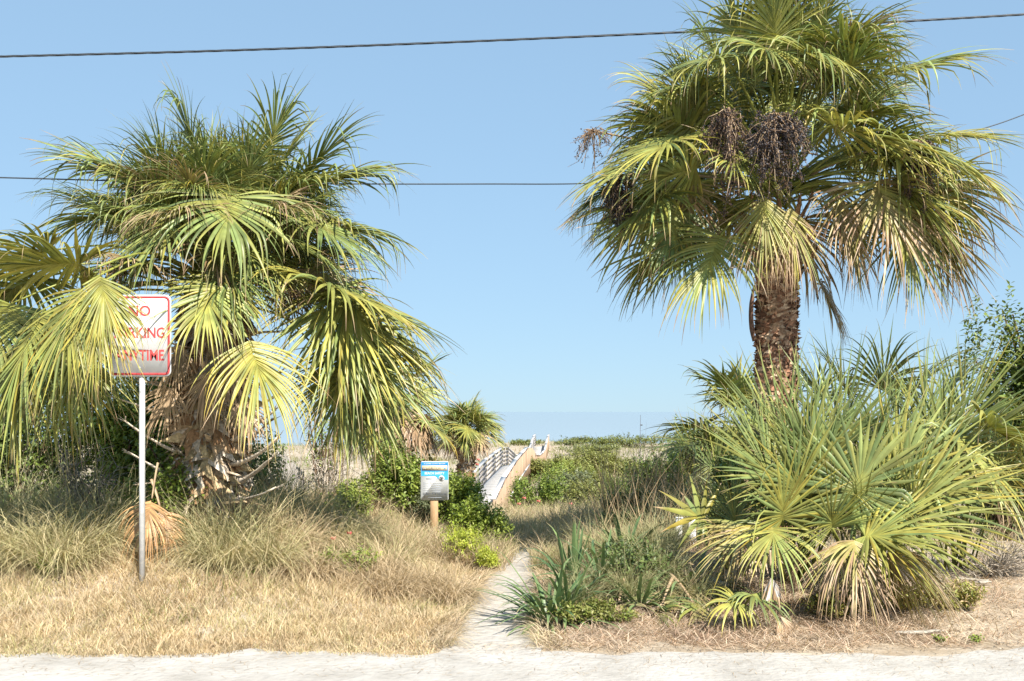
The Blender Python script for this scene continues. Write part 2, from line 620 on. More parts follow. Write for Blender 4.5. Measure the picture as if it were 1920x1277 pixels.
def flakes(mb, base, top, r0, r1, n, size, cols, out=.35, hang=0.):
    """torn bark fibres standing off a palm trunk"""
    r = RNG
    t = r.random(n)
    az = r.uniform(0, 2 * pi, n)
    p = base + (top - base) * t[:, None]
    rr = r0 + (r1 - r0) * t
    rad = np.stack([np.cos(az), np.sin(az), 0 * az], -1)
    tan = np.stack([-np.sin(az), np.cos(az), 0 * az], -1)
    p = p + rad * rr[:, None]
    sz = size * r.uniform(.5, 1.6, n)
    dirn = unit(tan * r.choice([-1, 1], n)[:, None] + rad * r.uniform(0, out, n)[:, None] + UP * r.uniform(-.55, .75, n)[:, None] + G * hang * r.uniform(.3, 1., n)[:, None])
    wd = np.cross(dirn, rad)
    w = (sz * r.uniform(.12, .3, n))[:, None]
    a = p - dirn * (sz * .5)[:, None]
    e = p + dirn * (sz * .5)[:, None] + rad * (sz * out * .8)[:, None]
    mid = p + rad * (sz * .12)[:, None]
    V = np.stack([a, mid + wd * w, e, mid - wd * w], 1).reshape(-1, 3)
    q = np.arange(n * 4).reshape(-1, 4)
    ci = np.asarray(cols)[r.integers(0, len(cols), n)] * r.uniform(.7, 1.25, n)[:, None]
    mb.add(V, q, None, np.repeat(ci, 4, 0))


def trunk_mesh(base, top, rads, cols, rough=.012, k=28, m=60):
    mb = MB()
    t = np.linspace(0, 1, m)
    th = np.arange(k) / k * 2 * pi
    rr = np.interp(t, np.linspace(0, 1, len(rads)), rads)
    T, TH = np.meshgrid(t, th, indexing='ij')
    bump = rough * (n2(TH * 3, T * 40, 1.) + .7 * n2(TH * 7, T * 90, 1., 2.)) + rough * RNG.normal(0, .5, T.shape)
    R = rr[:, None] + bump
    ctr = base + (top - base) * t[:, None]
    V = np.stack([ctr[:, None, 0] + R * np.cos(TH), ctr[:, None, 1] + R * np.sin(TH), ctr[:, None, 2] + 0 * R], -1).reshape(-1, 3)
    i, j = np.meshgrid(np.arange(m - 1), np.arange(k), indexing='ij')
    q = np.stack([i * k + j, i * k + (j + 1) % k, (i + 1) * k + (j + 1) % k, (i + 1) * k + j], -1).reshape(-1, 4)
    c = np.asarray(cols)[RNG.integers(0, len(cols), len(V))]
    mb.add(V, q, None, c)
    return mb


def boot(root, base, az, el, ln, bend, w=.055, col=GREYTAN, name='leaf_stub'):
    """the woody stub of a cut or fallen frond"""
    mb = MB()
    d = np.array([cos(az) * cos(el), sin(az) * cos(el), sin(el)])
    p = np.asarray(base, float)
    pts = [p]
    N = 9
    for k in range(N):
        d = unit(d + np.array([0, 0, bend / N]) + RNG.normal(0, .03, 3))
        p = p + d * ln / N
        pts.append(p)
    t = np.linspace(0, 1, N + 1)
    rr = np.interp(t, [0, .18, .5, 1], [w * 1.25, w * .75, w * .45, w * .33])
    cc = np.stack([lerp(col * .75, col * 1.12, v) for v in t]) * RNG.uniform(.85, 1.15)
    mb.tube(np.array(pts), rr * RNG.uniform(.85, 1.15, N + 1), 7, cc, .38)
    q = pts[-1]                                    # the torn end splits into fibres
    for z in range(4):
        e = q + d * RNG.uniform(.03, .10) + RNG.normal(0, .018, 3)
        mb.tube(np.stack([q - d * .02 + RNG.normal(0, .006, 3), (q + e) / 2, e]), (w * .16, w * .10, .0015), 4, cc[-1] * RNG.uniform(.7, 1.1), .5)
    return part(name, mb, M_WOODY, root)


def fruit(root, top, size, nbr, nber, cols, name='fruit_cluster', hang=.9, bare=.0, stalk_from=None):
    """a hanging panicle: branching strands hung with small round berries"""
    mb = MB()
    r = RNG
    top = np.asarray(top, float)
    w, h = size
    if stalk_from is not None:
        t = np.linspace(0, 1, 7)[:, None]
        mb.tube(stalk_from + (top - stalk_from) * t + UP * np.sin(t * pi) * .08, np.linspace(.014, .008, 7), 5, TAN * .7)
    bp = []
    for k in range(nbr):
        az = r.uniform(0, 2 * pi)
        rr = math.sqrt(r.random())
        end = top + np.array([cos(az) * rr * w / 2, sin(az) * rr * w / 2, -h * r.uniform(.12, 1.0) ** .8 * (1 - .6 * rr ** 2)])
        mid = top + (end - top) * .5 + np.array([cos(az), sin(az), 0.6]) * w * .12 * rr + r.normal(0, .03, 3)
        t = np.linspace(0, 1, 7)[:, None]
        pts = (1 - t) ** 2 * top + 2 * t * (1 - t) * mid + t ** 2 * end + r.normal(0, .008, (7, 3))
        mb.tube(pts, np.linspace(.005, .0025, 7), 3, lerp(BROWN, TAN, r.random()) * .8, caps=False)
        bp.append(pts)
        for q_ in range(3):
            s0 = pts[r.integers(2, 7)]
            e0 = s0 + r.normal(0, 1, 3) * w * .10 + G * h * .06
            mb.tube(np.stack([s0, (s0 + e0) / 2 + r.normal(0, .006, 3), e0]), (.0025, .002, .0015), 3, BROWN * .9, caps=False)
            bp.append(np.linspace(s0, e0, 7))
    bp = np.stack(bp)
    if nber:
        bi = r.integers(0, len(bp), nber)
        tt = r.uniform(1, 5.99, nber)
        k0 = tt.astype(int)
        f = (tt - k0)[:, None]
        ctr = bp[bi, k0] * (1 - f) + bp[bi, k0 + 1] * f + r.normal(0, .012, (nber, 3))
        rad = r.uniform(.0055, .009, nber)
        oc = np.array([[1, 0, 0], [-1, 0, 0], [0, 1, 0], [0, -1, 0], [0, 0, 1], [0, 0, -1]], float)
        V = ctr[:, None] + oc[None] * rad[:, None, None]
        ft = np.array([[0, 2, 4], [2, 1, 4], [1, 3, 4], [3, 0, 4], [2, 0, 5], [1, 2, 5], [3, 1, 5], [0, 3, 5]])
        tr = (np.arange(nber)[:, None, None] * 6 + ft[None]).reshape(-1, 3)
        ci = np.asarray(cols)[r.integers(0, len(cols), nber)]
        mb.add(V.reshape(-1, 3), None, tr, np.repeat(ci, 6, 0))
    return part(name, mb, M_BERRY, root, kind='stuff')


DARKB = [c3(.022, .018, .022), c3(.035, .028, .03), c3(.05, .04, .045)]
BROWNB = [c3(.11, .07, .05), c3(.08, .05, .045), c3(.05, .035, .035)]

RNG = np.random.default_rng(101)
# ================================================================== LEFT PALM
LB = gp(385, 8.8)
LH = P(405, 545, 8.8)
lp = thing('palm_tree', 'bushy low cabbage palm behind the no parking sign, trunk bristling with old leaf stubs', 'palm tree', LB, 'palm trees along the beach path')
mb = trunk_mesh(LB + G * .15, LH, [.18, .17, .155, .14, .12], [BROWN * 1.3, TAN, GREYTAN, BROWN * 1.2], .03)
part('trunk', mb, M_TRUNK, lp)
mb = MB()
flakes(mb, LB, LH, .20, .14, 1200, .10, [TAN * 1.15, GREYTAN * 1.35, BROWN * 1.4, STRAW], .8)
flakes(mb, LB, LH, .21, .17, 1500, .24, [TAN * 1.1, GREYTAN * 1.3, BROWN * 1.5, STRAW * .9], .55, 2.2)
part('bark_fibre', mb, M_TRUNK, lp, kind='stuff')
for k in range(40):
    t = .06 + .86 * (k / 40)
    az = k * 2.39996 + .4
    c = LB + (LH - LB) * t
    side = cos(az)
    ln = RNG.uniform(.18, .50) * (1.0 if sin(az) < .5 else .7)
    boot(lp, c + np.array([cos(az), sin(az), 0]) * .14, az, radians(RNG.uniform(-5, 48)), ln, RNG.uniform(-.7, .9), RNG.uniform(.045, .075),
         lerp(GREYTAN * 1.3, TAN * 1.15, RNG.random() * (.3 + .7 * t)))
# the long pale stubs that curve out of the lower trunk
for px, py, dxp, el, ln, bend in [(430, 830, 1, 22, .62, .2), (440, 870, 1, 12, .58, .45), (445, 905, 1, 20, .52, .2), (440, 780, 1, 15, .66, .1),
                                  (430, 935, 1, -5, .5, .5), (345, 800, -1, 35, .62, -.2), (350, 850, -1, 10, .6, .5), (345, 905, -1, 28, .55, .0),
                                  (350, 740, -1, 18, .55, .0), (340, 690, -1, 20, .5, -.1), (440, 740, 1, 8, .6, .2)]:
    p = P(px, py, 8.68)
    boot(lp, p, (0 if dxp > 0 else pi) - dxp * .55, radians(el), ln, bend, .06, GREYTAN * 1.45)

crown(lp, LH, 62, 1.0, .68, 84, 40, 2.1, dn=.08, droop=.95, wide=.85, nseg=66, yel=.08, tipb=.08, shade=.1)
crown(lp, LH, 66, .95, .74, 60, 14, .6, dn=.50, droop=1.05, wide=.85, nseg=66, yel=.10, tipb=.10, shade=.05, skip=lambda d: d[0] < -.45 and d[2] < .6)
DN = (0, .35, -1)
for hx, hy, Y, d, L, kw in [
    (150, 495, 7.5, (-.75, .0, -.35), .88, dict(yel=.5, tipb=.10, droop=.8)),
    (185, 500, 6.9, (.22, -.80, -.15), .66, dict(yel=.5, tipb=.14, droop=1.0, span=2.2, nrm=DN, roll=0)),
    (190, 530, 6.95, (.05, -.80, -.25), .78, dict(yel=.5, tipb=.14, droop=1.2, span=2.4, nrm=DN, roll=0)),
    (155, 535, 7.0, (-.25, -.80, -.30), .85, dict(yel=.45, tipb=.12, droop=1.2, span=2.8, nrm=DN, roll=0)),
    (75, 590, 7.5, (-.30, -.85, -.25), 1.10, dict(yel=.30, tipb=.12, droop=.6, span=3.6, nrm=DN)),
    (100, 600, 7.8, (.05, -.95, -.2), 1.05, dict(yel=.22, tipb=.12, droop=.6, span=3.4, nrm=DN)),
    (20, 570, 7.7, (-.25, -.9, -.2), 1.15, dict(yel=.22, tipb=.12, droop=.6, span=3.4, nrm=DN)),
    (-40, 560, 8.0, (-.6, -.5, -.1), 1.05, dict(yel=.2, droop=.6)),
    (150, 620, 8.1, (.10, -.95, -.2), .85, dict(yel=.3, tipb=.14, droop=.5, shade=.3, span=3.2, nrm=DN)),
    (90, 470, 8.0, (-.8, -.1, -.1), .85, dict(yel=.35, droop=.9)),
    (60, 520, 8.2, (-.8, -.45, -.1), .9, dict(yel=.25, droop=.9)),
    (400, 535, 7.55, (.0, -.55, -.6), .70, dict(yel=.38, tipb=.12, droop=1.0, span=3.8, nrm=DN)),
    (430, 520, 7.8, (.2, -.5, -.6), .70, dict(yel=.2, tipb=.12, droop=1.0, span=3.8)),
    (462, 632, 7.5, (.32, -.50, -.35), .92, dict(yel=.62, tipb=.16, droop=1.35, span=2.7, nrm=(-.3, .8, -.7), roll=0, kink=.1)),
    (590, 525, 8.15, (.72, -.25, -.30), 1.12, dict(yel=.42, tipb=.12, droop=.85)),
    (620, 545, 8.3, (.60, -.55, -.30), 1.10, dict(yel=.40, tipb=.12, droop=.75, span=3.6, nrm=DN)),
    (640, 560, 8.6, (.85, -.2, .1), 1.0, dict(yel=.25, tipb=.1, droop=.9)),
    (640, 640, 8.4, (.70, -.45, -.2), 1.08, dict(yel=.30, tipb=.14, droop=.7, span=3.6)),
    (655, 660, 8.6, (.45, -.75, -.2), 1.0, dict(yel=.28, tipb=.16, droop=.6, span=3.4, nrm=DN)),
    (650, 680, 8.8, (.15, -.9, -.1), .92, dict(yel=.2, tipb=.2, droop=.5, span=3.2, nrm=DN)),
    (610, 580, 8.2, (.45, -.75, -.3), 1.05, dict(yel=.35, tipb=.14, droop=.7, span=3.2, nrm=DN)),
    (670, 600, 8.5, (.8, -.45, -.1), 1.0, dict(yel=.28, tipb=.14, droop=.8, span=3.6)),
    (625, 690, 8.4, (.3, -.9, -.2), .9, dict(yel=.3, tipb=.18, droop=.6, span=3., nrm=DN)),
    (40, 640, 7.8, (-.1, -.95, -.1), 1.0, dict(yel=.2, tipb=.14, droop=.6, span=3.2, nrm=DN)),
    (140, 580, 7.5, (.1, -.95, -.15), .98, dict(yel=.3, tipb=.14, droop=.6, span=3.0, nrm=DN)),
    (575, 405, 8.4, (.55, -.35, -.4), .92, dict(yel=.12, droop=.95)),
    (590, 345, 8.9, (.8, .25, 0), .92, dict(yel=.1, droop=.85)),
    (610, 420, 8.7, (.85, -.1, -.1), .85, dict(yel=.12, droop=.9)),
    (330, 395, 8.0, (-.2, -.55, -.6), .9, dict(yel=.15, droop=1.0)),
    (430, 370, 7.9, (.15, -.5, -.65), .95, dict(yel=.18, droop=1.0)),
    (265, 340, 8.5, (-.7, .25, -.1), .9, dict(yel=.12, droop=.85)),
    (245, 345, 8.4, (-.6, .5, -.2), .72, dict(yel=.08, droop=.8)),
    (225, 400, 8.3, (-.55, -.1, -.3), .72, dict(yel=.12, droop=1.0)),
    (300, 420, 8.1, (-.2, -.6, -.5), .75, dict(yel=.15, droop=1.1)),
    (370, 300, 8.6, (-.2, .8, -.2), .75, dict(yel=.06, droop=.6)),
    (500, 290, 8.6, (.3, .8, -.1), .75, dict(yel=.06, droop=.6)),
    (570, 330, 8.7, (.6, .7, 0), .8, dict(yel=.08, droop=.6)),
]:
    kw.setdefault('shade', .1)
    frond(lp, LH + np.array([RNG.normal(0, .04), -.05, RNG.uniform(-.25, .1)]), P(hx, hy, Y), px_dir(d[0], d[1], d[2]), L, **kw)
for px, py, dx in ((345, 640, -.35), (425, 660, .3), (385, 690, .0), (330, 720, -.45), (450, 740, .4)):
    frond(lp, LH + G * .15, P(px, py, 8.45), (dx, -.15, -.9), .50, nrm=(0, -1, .3), roll=0, arch=.05, pcol=TAN, dead=1., dcol=TAN * .9, tipb=.05, span=2.4, droop=1.2, nseg=30, N=6)
fruit(lp, P(225, 500, 7.7), (.34, .42), 26, 120, DARKB + [BROWN], hang=.7, stalk_from=LH)
fruit(lp, P(545, 545, 8.2), (.42, .50), 46, 60, BROWNB + [TAN * .7], stalk_from=LH)

RNG = np.random.default_rng(102)
# ================================================================== RIGHT PALM
RB = gp(1452, 9.2)
RH = P(1462, 362, 9.0)
RSEED = 1
rp = thing('palm_tree', 'tall cabbage palm with brown fibrous trunk and dark hanging fruit clusters right of the path', 'palm tree', RB, 'palm trees along the beach path')
RT = P(1458, 455, 9.0)
mb = trunk_mesh(RB + G * .1, RT, [.175, .158, .152, .152, .157, .16, .19], [c3(.29, .15, .09), c3(.40, .24, .155), c3(.20, .10, .065), c3(.48, .32, .21)], .018, 36, 130)
part('trunk', mb, M_TRUNK, rp)
mb = MB()
flakes(mb, RB, RT, .162, .165, 5200, .07, [c3(.32, .17, .105), c3(.46, .29, .19), c3(.21, .11, .07), c3(.58, .42, .29)], .42)
part('bark_fibre', mb, M_TRUNK, rp, kind='stuff')
# crown shaft: sheaths that wrap the trunk below the crown
for k in range(16):
    az = k * 2.39996
    t = k / 16
    c = P(1457, 530 - 110 * t, 9.0)
    boot(rp, c + np.array([cos(az), sin(az), 0]) * .14, az, radians(48 + 20 * t), .36, .1, .085, lerp(c3(.26, .15, .085), c3(.34, .2, .11), RNG.random()), 'leaf_sheath')
for px, py, Y, az, el, ln, bend in [(1425, 510, 8.9, pi + .2, 32, .36, -1.1), (1405, 465, 9.0, pi, 5, .30, .2), (1500, 480, 8.9, -.2, -25, .32, -.5), (1500, 508, 8.9, -.1, 15, .12, -.4)]:
    boot(rp, P(px, py, Y), az, radians(el), ln, bend, .05, GREYTAN * .8)
boot(rp, P(1520, 503, 8.9), 0., radians(-72), .24, -.2, .07, GREYTAN * .75)
mb = MB()                                   # the loose strip of old sheath on the trunk's left side
tt = np.linspace(0, 1, 14)
pts = np.stack([P(1414 - 6 * math.sin(v * 3), 535 + 105 * v, 9.0 - .02) for v in tt])
mb.tube(pts, np.interp(tt, [0, .3, .8, 1], [.02, .05, .055, .03]), 7, c3(.17, .10, .075), .35)
part('bark_strip', mb, M_TRUNK, rp)

front_gap = lambda d: d[1] < -.25 and d[2] < .72 and abs(d[0]) < .5
crown(rp, RH, 52, 1.3, .72, 84, 36, 1.1, dn=.08, droop=.95, wide=1.0, yel=.14, tipb=.08, shade=.05, skip=front_gap)
crown(rp, RH, 60, 1.15, .80, 52, -14, .2, dn=.36, droop=1.0, yel=.18, tipb=.16, skip=front_gap)
for hx, hy, Y, d, L, kw in [
    (1275, 258, 8.25, (-.50, -.30, -.55), .82, dict(yel=.42, tipb=.10, droop=.75)),
    (1195, 345, 9.2, (-.60, -.7, 0), .72, dict(yel=.10, tipb=.35, droop=.3, shade=.4, span=3.4)),
    (1300, 345, 8.8, (-.30, -.95, -.1), .66, dict(yel=.3, tipb=.45, droop=.4, dead=.5, span=3.2, nrm=DN)),
    (1345, 385, 9.3, (-.10, -.98, .1), .66, dict(yel=.1, tipb=.3, droop=.3, shade=.4, span=3.2)),
    (1250, 360, 9.4, (-.4, -.9, .2), .62, dict(yel=.1, tipb=.3, droop=.3, shade=.4, span=3.4)),
    (1432, 345, 8.2, (-.05, -.9, -.25), .84, dict(yel=.55, tipb=.32, droop=.6, dead=.15, span=2.0, nrm=DN, roll=0)),
    (1478, 365, 8.2, (.06, -.95, -.2), .80, dict(yel=.5, tipb=.38, droop=.6, dead=.2, span=1.9, nrm=DN, roll=0)),
    (1150, 345, 9.0, (-.75, -.55, -.05), .62, dict(yel=.12, tipb=.3, droop=.4, span=3.4)),
    (1230, 330, 8.9, (-.5, -.85, -.05), .66, dict(yel=.2, tipb=.35, droop=.4, span=3.2)),
    (1215, 290, 8.6, (-.75, -.4, -.2), .8, dict(yel=.35, tipb=.15, droop=.7)),
    (1270, 380, 9.2, (-.2, -.95, 0), .58, dict(yel=.2, tipb=.4, droop=.3, dead=.15, span=3.)),
    (1600, 400, 9.0, (.1, -.97, 0), .75, dict(yel=.2, tipb=.35, droop=.4, span=3., dead=.1)),
    (1760, 400, 9.0, (.3, -.92, -.05), .9, dict(yel=.25, tipb=.35, droop=.4, span=3.2, dead=.1)),
    (1680, 330, 8.4, (.5, -.7, -.25), .95, dict(yel=.42, tipb=.3, droop=.6, span=3.4)),
    (1660, 250, 8.3, (.6, -.35, -.4), .95, dict(yel=.35, droop=.85)),
    (1560, 235, 8.15, (.50, -.25, -.5), .98, dict(yel=.36, tipb=.08, droop=.85)),
    (1735, 275, 8.7, (.72, -.45, -.25), .95, dict(yel=.48, tipb=.18, droop=.7, span=3.6)),
    (1640, 340, 8.3, (.30, -.85, -.3), .98, dict(yel=.45, tipb=.40, droop=.5, dead=.4, span=3.4, nrm=DN)),
    (1720, 375, 9.1, (.35, -.92, 0), 1.0, dict(yel=.25, tipb=.30, droop=.4, shade=.1, span=3.4)),
    (1690, 390, 8.9, (.15, -.95, -.1), .95, dict(yel=.2, tipb=.30, droop=.4, shade=.1, span=3.2, nrm=DN)),
    (1770, 330, 9.2, (.6, -.75, .1), .9, dict(yel=.3, tipb=.35, droop=.5, dead=.1, span=3.4)),
    (1565, 345, 8.35, (.22, -.95, -.2), .82, dict(yel=.4, tipb=.40, droop=.5, dead=.5, span=2.8, nrm=DN)),
    (1745, 255, 9.0, (.95, .02, -.1), .80, dict(yel=.62, tipb=.1, droop=.45, span=3.2)),
    (1630, 150, 8.5, (.6, .15, -.3), .98, dict(yel=.22, droop=.8)),
    (1360, 110, 8.2, (-.35, -.15, -.5), .72, dict(yel=.22, droop=.95)),
    (1430, 90, 8.1, (-.1, -.2, -.6), .72, dict(yel=.2, droop=.95)),
    (1500, 95, 8.0, (.1, -.2, -.6), .75, dict(yel=.2, droop=.95)),
    (1560, 90, 8.3, (.3, .0, -.5), .8, dict(yel=.2, droop=.95)),
    (1450, 30, 8.6, (0, .2, -.5), .8, dict(yel=.15, droop=.95)),
    (1330, 160, 8.6, (-.6, -.1, -.3), .75, dict(yel=.2, droop=.95)),
]:
    frond(rp, RH + np.array([RNG.normal(0, .04), -.06, RNG.uniform(-.2, .05)]), P(hx, hy, Y), px_dir(*d), L, **kw)
fruit(rp, P(1458, 215, 7.7), (.50, .74), 90, 5200, DARKB + DARKB + BROWNB[:1] + [c3(.16, .15, .16)], stalk_from=RH)
fruit(rp, P(1365, 205, 7.85), (.36, .86), 64, 2400, BROWNB + DARKB[:1], stalk_from=RH)
fruit(rp, P(1160, 330, 8.6), (.32, .72), 50, 1900, DARKB, stalk_from=RH)
fruit(rp, P(1110, 245, 9.0), (.42, .42), 34, 90, DARKB + BROWNB, stalk_from=RH)
fruit(rp, P(1725, 262, 8.2), (.30, .66), 50, 1300, DARKB + BROWNB, stalk_from=RH)

RNG = np.random.default_rng(103)
# ================================================================== SMALL BACKGROUND PALMS
def small_palm(base, heart, label, tr, pl, L, n, dead_n, shade=.1, skirt=.8, group='palm trees along the beach path', lo=-20):
    o = thing('palm_tree', label, 'palm tree', base, group)
    mb = trunk_mesh(np.asarray(base) + G * .1, heart, [tr * 1.1, tr, tr], [TAN * .75, BROWN, TAN, GREYTAN * .8], .02, 16, 40)
    part('trunk', mb, M_TRUNK, o)
    mb = MB()
    flakes(mb, np.asarray(base), heart, tr * 1.1, tr, 500, .14, [TAN * .8, BROWN, GREYTAN], .5)
    part('bark_fibre', mb, M_TRUNK, o, kind='stuff')
    crown(o, heart, n, pl, L, 86, lo, 1., dn=.35, droop=.7, yel=.15, tipb=.12, nseg=34, N=6, shade=shade)
    for k in range(dead_n):
        az = k * 2.39996 + .5
        dr = np.array([cos(az), sin(az), -.3])
        frond(o, heart, heart + dr * pl * .75, dr * .5 + G, L * skirt, dead=.95, nseg=26, N=5, span=3.2, droop=.5, pcol=TAN)
    return o


b = gp(736, 14.0)
small_palm(b, P(738, 765, 14.0), 'squat palm with tan trunk and drooping brown fronds behind the left palm', .17, .52, .62, 14, 12, .1, 1.0)
b = gp(872, 24.0)
small_palm(b, P(874, 806, 24.0), 'small shaggy palm with dead skirt left of the boardwalk', .17, .42, .70, 34, 9, .0, .9)
b = gp(1395, 15.0)
small_palm(b, P(1395, 800, 15.0), 'half hidden young palm behind the tall palm trunk on its left', .12, .7, .8, 15, 2, .3)


RNG = np.random.default_rng(104)
# ================================================================== PALMETTOS
def palmetto(rootpt, label, fr, extra=0, shade=.0, group='palmettos right of the path', seedL=.9, spread=1.0):
    o = thing('palmetto', label, 'palmetto', rootpt, group)
    for hx, hy, Y, d, L, kw in fr:
        kk = dict(span=3.4, droop=.18, cup=.25, costa=.12, fuse=.36, tipb=.08, stiff=True, kink=.06, nseg=38, yel=.10, shade=shade, wide=.9, grey=.12)
        kk.update(kw)
        frond(o, rootpt + RNG.normal(0, .07, 3) * (1, 1, 0), P(hx, hy, Y), px_dir(*d), L, arch=.03, pcol=OLIVE * .8, r0=.012, **kk)
    for k in range(extra):
        az = k * 2.39996 + RNG.uniform(-.3, .3)
        el = radians(RNG.uniform(45, 86))
        dr = np.array([cos(az) * cos(el) * spread, sin(az) * cos(el) * .8, sin(el)])
        hub = rootpt + dr * RNG.uniform(.5, .85) * seedL + UP * .1
        frond(o, rootpt + RNG.normal(0, .06, 3) * (1, 1, 0), hub, dr + UP * .6 + RNG.normal(0, .2, 3), seedL * RNG.uniform(.7, .95), arch=.03, r0=.012,
              pcol=OLIVE * .8, span=2.9, droop=.25, cup=.3, costa=.12, tipb=.08, stiff=True, kink=.05, nseg=30, yel=RNG.uniform(.05, .3), shade=shade, wide=.85, grey=.12)
    return o


palmetto(gp(1500, 7.7), 'large upright palmetto clump at the foot of the tall palm, sword-like green fans', [
    (1455, 905, 7.5, (-.55, .68, -.05), .84, dict(nrm=px_dir(.3, .5, -.8), span=2.6)),
    (1440, 890, 7.8, (-.42, .85, .1), .8, dict(span=2.4)),
    (1475, 870, 7.7, (-.25, 1, .05), .95, dict(nrm=px_dir(0, .1, -1), span=2.4)),
    (1520, 870, 7.6, (-.02, 1, .05), .88, dict(nrm=px_dir(.2, .1, -1), span=2.2)),
    (1575, 850, 7.8, (.05, 1, .1), 1.0, dict(nrm=px_dir(-.3, .1, -1), span=2.2)),
    (1610, 900, 7.7, (.3, .95, 0), .85, dict(span=2.6)),
    (1605, 922, 7.15, (.30, .75, -.1), .62, dict(nrm=px_dir(-.15, .35, -1), span=5.7, cup=.02, droop=.1, nseg=54, fuse=.5)),
    (1468, 972, 7.05, (-.10, .75, -.35), .60, dict(yel=.42, nrm=px_dir(0, .4, -1), span=4.6)),
    (1450, 990, 7.0, (-.15, -.45, -.6), .58, dict(yel=.42, droop=.9, span=3.2)),
    (1540, 900, 7.5, (.0, .9, -.2), .8, dict(nrm=px_dir(.2, .3, -1))),
    (1500, 930, 7.3, (-.35, .8, -.3), .75, dict(nrm=px_dir(.2, .3, -1))),
    (1420, 990, 7.5, (-.4, -.75, -.4), .6, dict(dead=1., dcol=(.40, .30, .20), droop=.9, span=2.4)),
    (1500, 1020, 7.1, (-.2, -.85, -.3), .5, dict(dead=1., dcol=(.36, .25, .16), droop=.8, span=2.4)),
    (1400, 985, 7.3, (-.5, -.5, -.5), .6, dict(yel=.5, dead=.3, droop=.7, span=3)),
], 16, .05, seedL=.82, spread=.7)
palmetto(gp(1630, 7.45), 'front palmetto with splayed yellowing fans and dry hanging tips over the leaf litter', [
    (1622, 1005, 6.95, (.55, .10, -.45), .64, dict(yel=.42, nrm=px_dir(-.2, .8, -.6), span=4.4)),
    (1600, 1008, 6.85, (-.05, -.65, -.55), .66, dict(yel=.55, dead=.3, droop=1.2, tipb=.5, span=2.4, wide=.8)),
    (1575, 1015, 6.9, (-.3, -.7, -.4), .6, dict(yel=.45, dead=.35, droop=1.2, tipb=.5, span=2.2, wide=.8)),
    (1650, 1010, 6.95, (.5, -.6, -.4), .8, dict(yel=.42, tipb=.3, droop=.9, dead=.15, span=2.6, wide=.8)),
    (1640, 985, 7.1, (.8, .05, -.35), .84, dict(yel=.35, nrm=px_dir(0, .8, -.6))),
    (1690, 960, 7.3, (.8, .42, -.2), .92, dict(yel=.35, nrm=px_dir(-.3, .6, -.6), span=3.2)),
    (1670, 910, 7.5, (.55, .75, 0), .9, dict(yel=.12, nrm=px_dir(-.3, .3, -1), span=3.2)),
    (1650, 890, 7.8, (.3, .95, .05), .85, dict(nrm=px_dir(0, .1, -1), span=2.4)),
    (1700, 920, 7.5, (.8, .25, -.1), .9, dict(yel=.3, span=3.)),
    (1660, 1030, 6.9, (.35, -.8, -.35), .66, dict(yel=.4, dead=.5, droop=1., span=2.2, wide=.8)),
    (1700, 1030, 7.2, (.5, -.7, -.3), .75, dict(dead=.8, dcol=(.46, .36, .24), droop=.8, span=2.6)),
    (1610, 1060, 6.9, (.1, -.9, -.3), .5, dict(dead=1., dcol=(.44, .33, .22), droop=.8, span=2.4)),
    (1560, 990, 7.0, (-.2, .6, -.5), .6, dict(yel=.3, nrm=px_dir(0, .5, -1))),
], 14, .05, seedL=.78, spread=.8)
palmetto(gp(1800, 9.0), 'palmetto at the right edge with long fans arching over to the ground', [
    (1735, 830, 8.8, (.05, 1, 0), .95, dict(nrm=px_dir(0, .1, -1), span=2.4)),
    (1800, 815, 8.9, (.35, .95, 0), 1.0, dict(nrm=px_dir(-.3, .2, -1), span=2.4)),
    (1835, 820, 8.7, (.75, .5, -.1), 1.0, dict(yel=.2, span=2.8)),
    (1850, 800, 8.3, (.55, -.35, -.4), 1.15, dict(yel=.35, droop=1.0, tipb=.15, stiff=False, span=3.8)),
    (1790, 825, 8.1, (.30, -.45, -.5), 1.05, dict(yel=.32, droop=1.0, tipb=.15, stiff=False, span=3.8)),
    (1740, 850, 8.2, (.5, -.3, -.5), .95, dict(yel=.32, droop=.9, tipb=.15, stiff=False, span=3.6)),
    (1900, 820, 8.5, (.6, -.5, -.3), 1.1, dict(yel=.3, droop=.9, tipb=.15, stiff=False)),
    (1690, 820, 9.0, (-.2, .95, .1), .85, dict()),
    (1765, 860, 8.4, (.1, .8, -.3), .8, dict(yel=.15)),
], 7, .1, seedL=.95)
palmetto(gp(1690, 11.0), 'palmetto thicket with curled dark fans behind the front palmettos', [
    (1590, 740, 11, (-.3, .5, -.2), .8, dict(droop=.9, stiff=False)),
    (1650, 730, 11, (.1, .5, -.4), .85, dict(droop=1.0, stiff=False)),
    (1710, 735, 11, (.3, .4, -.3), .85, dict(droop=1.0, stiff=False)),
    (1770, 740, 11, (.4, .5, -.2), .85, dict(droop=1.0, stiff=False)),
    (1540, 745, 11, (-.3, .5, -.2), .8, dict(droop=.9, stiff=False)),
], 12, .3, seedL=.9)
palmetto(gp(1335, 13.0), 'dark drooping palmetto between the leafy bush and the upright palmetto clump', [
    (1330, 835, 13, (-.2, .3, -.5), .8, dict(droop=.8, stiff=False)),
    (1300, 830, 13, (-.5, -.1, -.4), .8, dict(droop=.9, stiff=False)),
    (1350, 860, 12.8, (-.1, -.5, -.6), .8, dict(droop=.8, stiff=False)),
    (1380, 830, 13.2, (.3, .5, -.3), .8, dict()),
], 6, .6, seedL=.9)
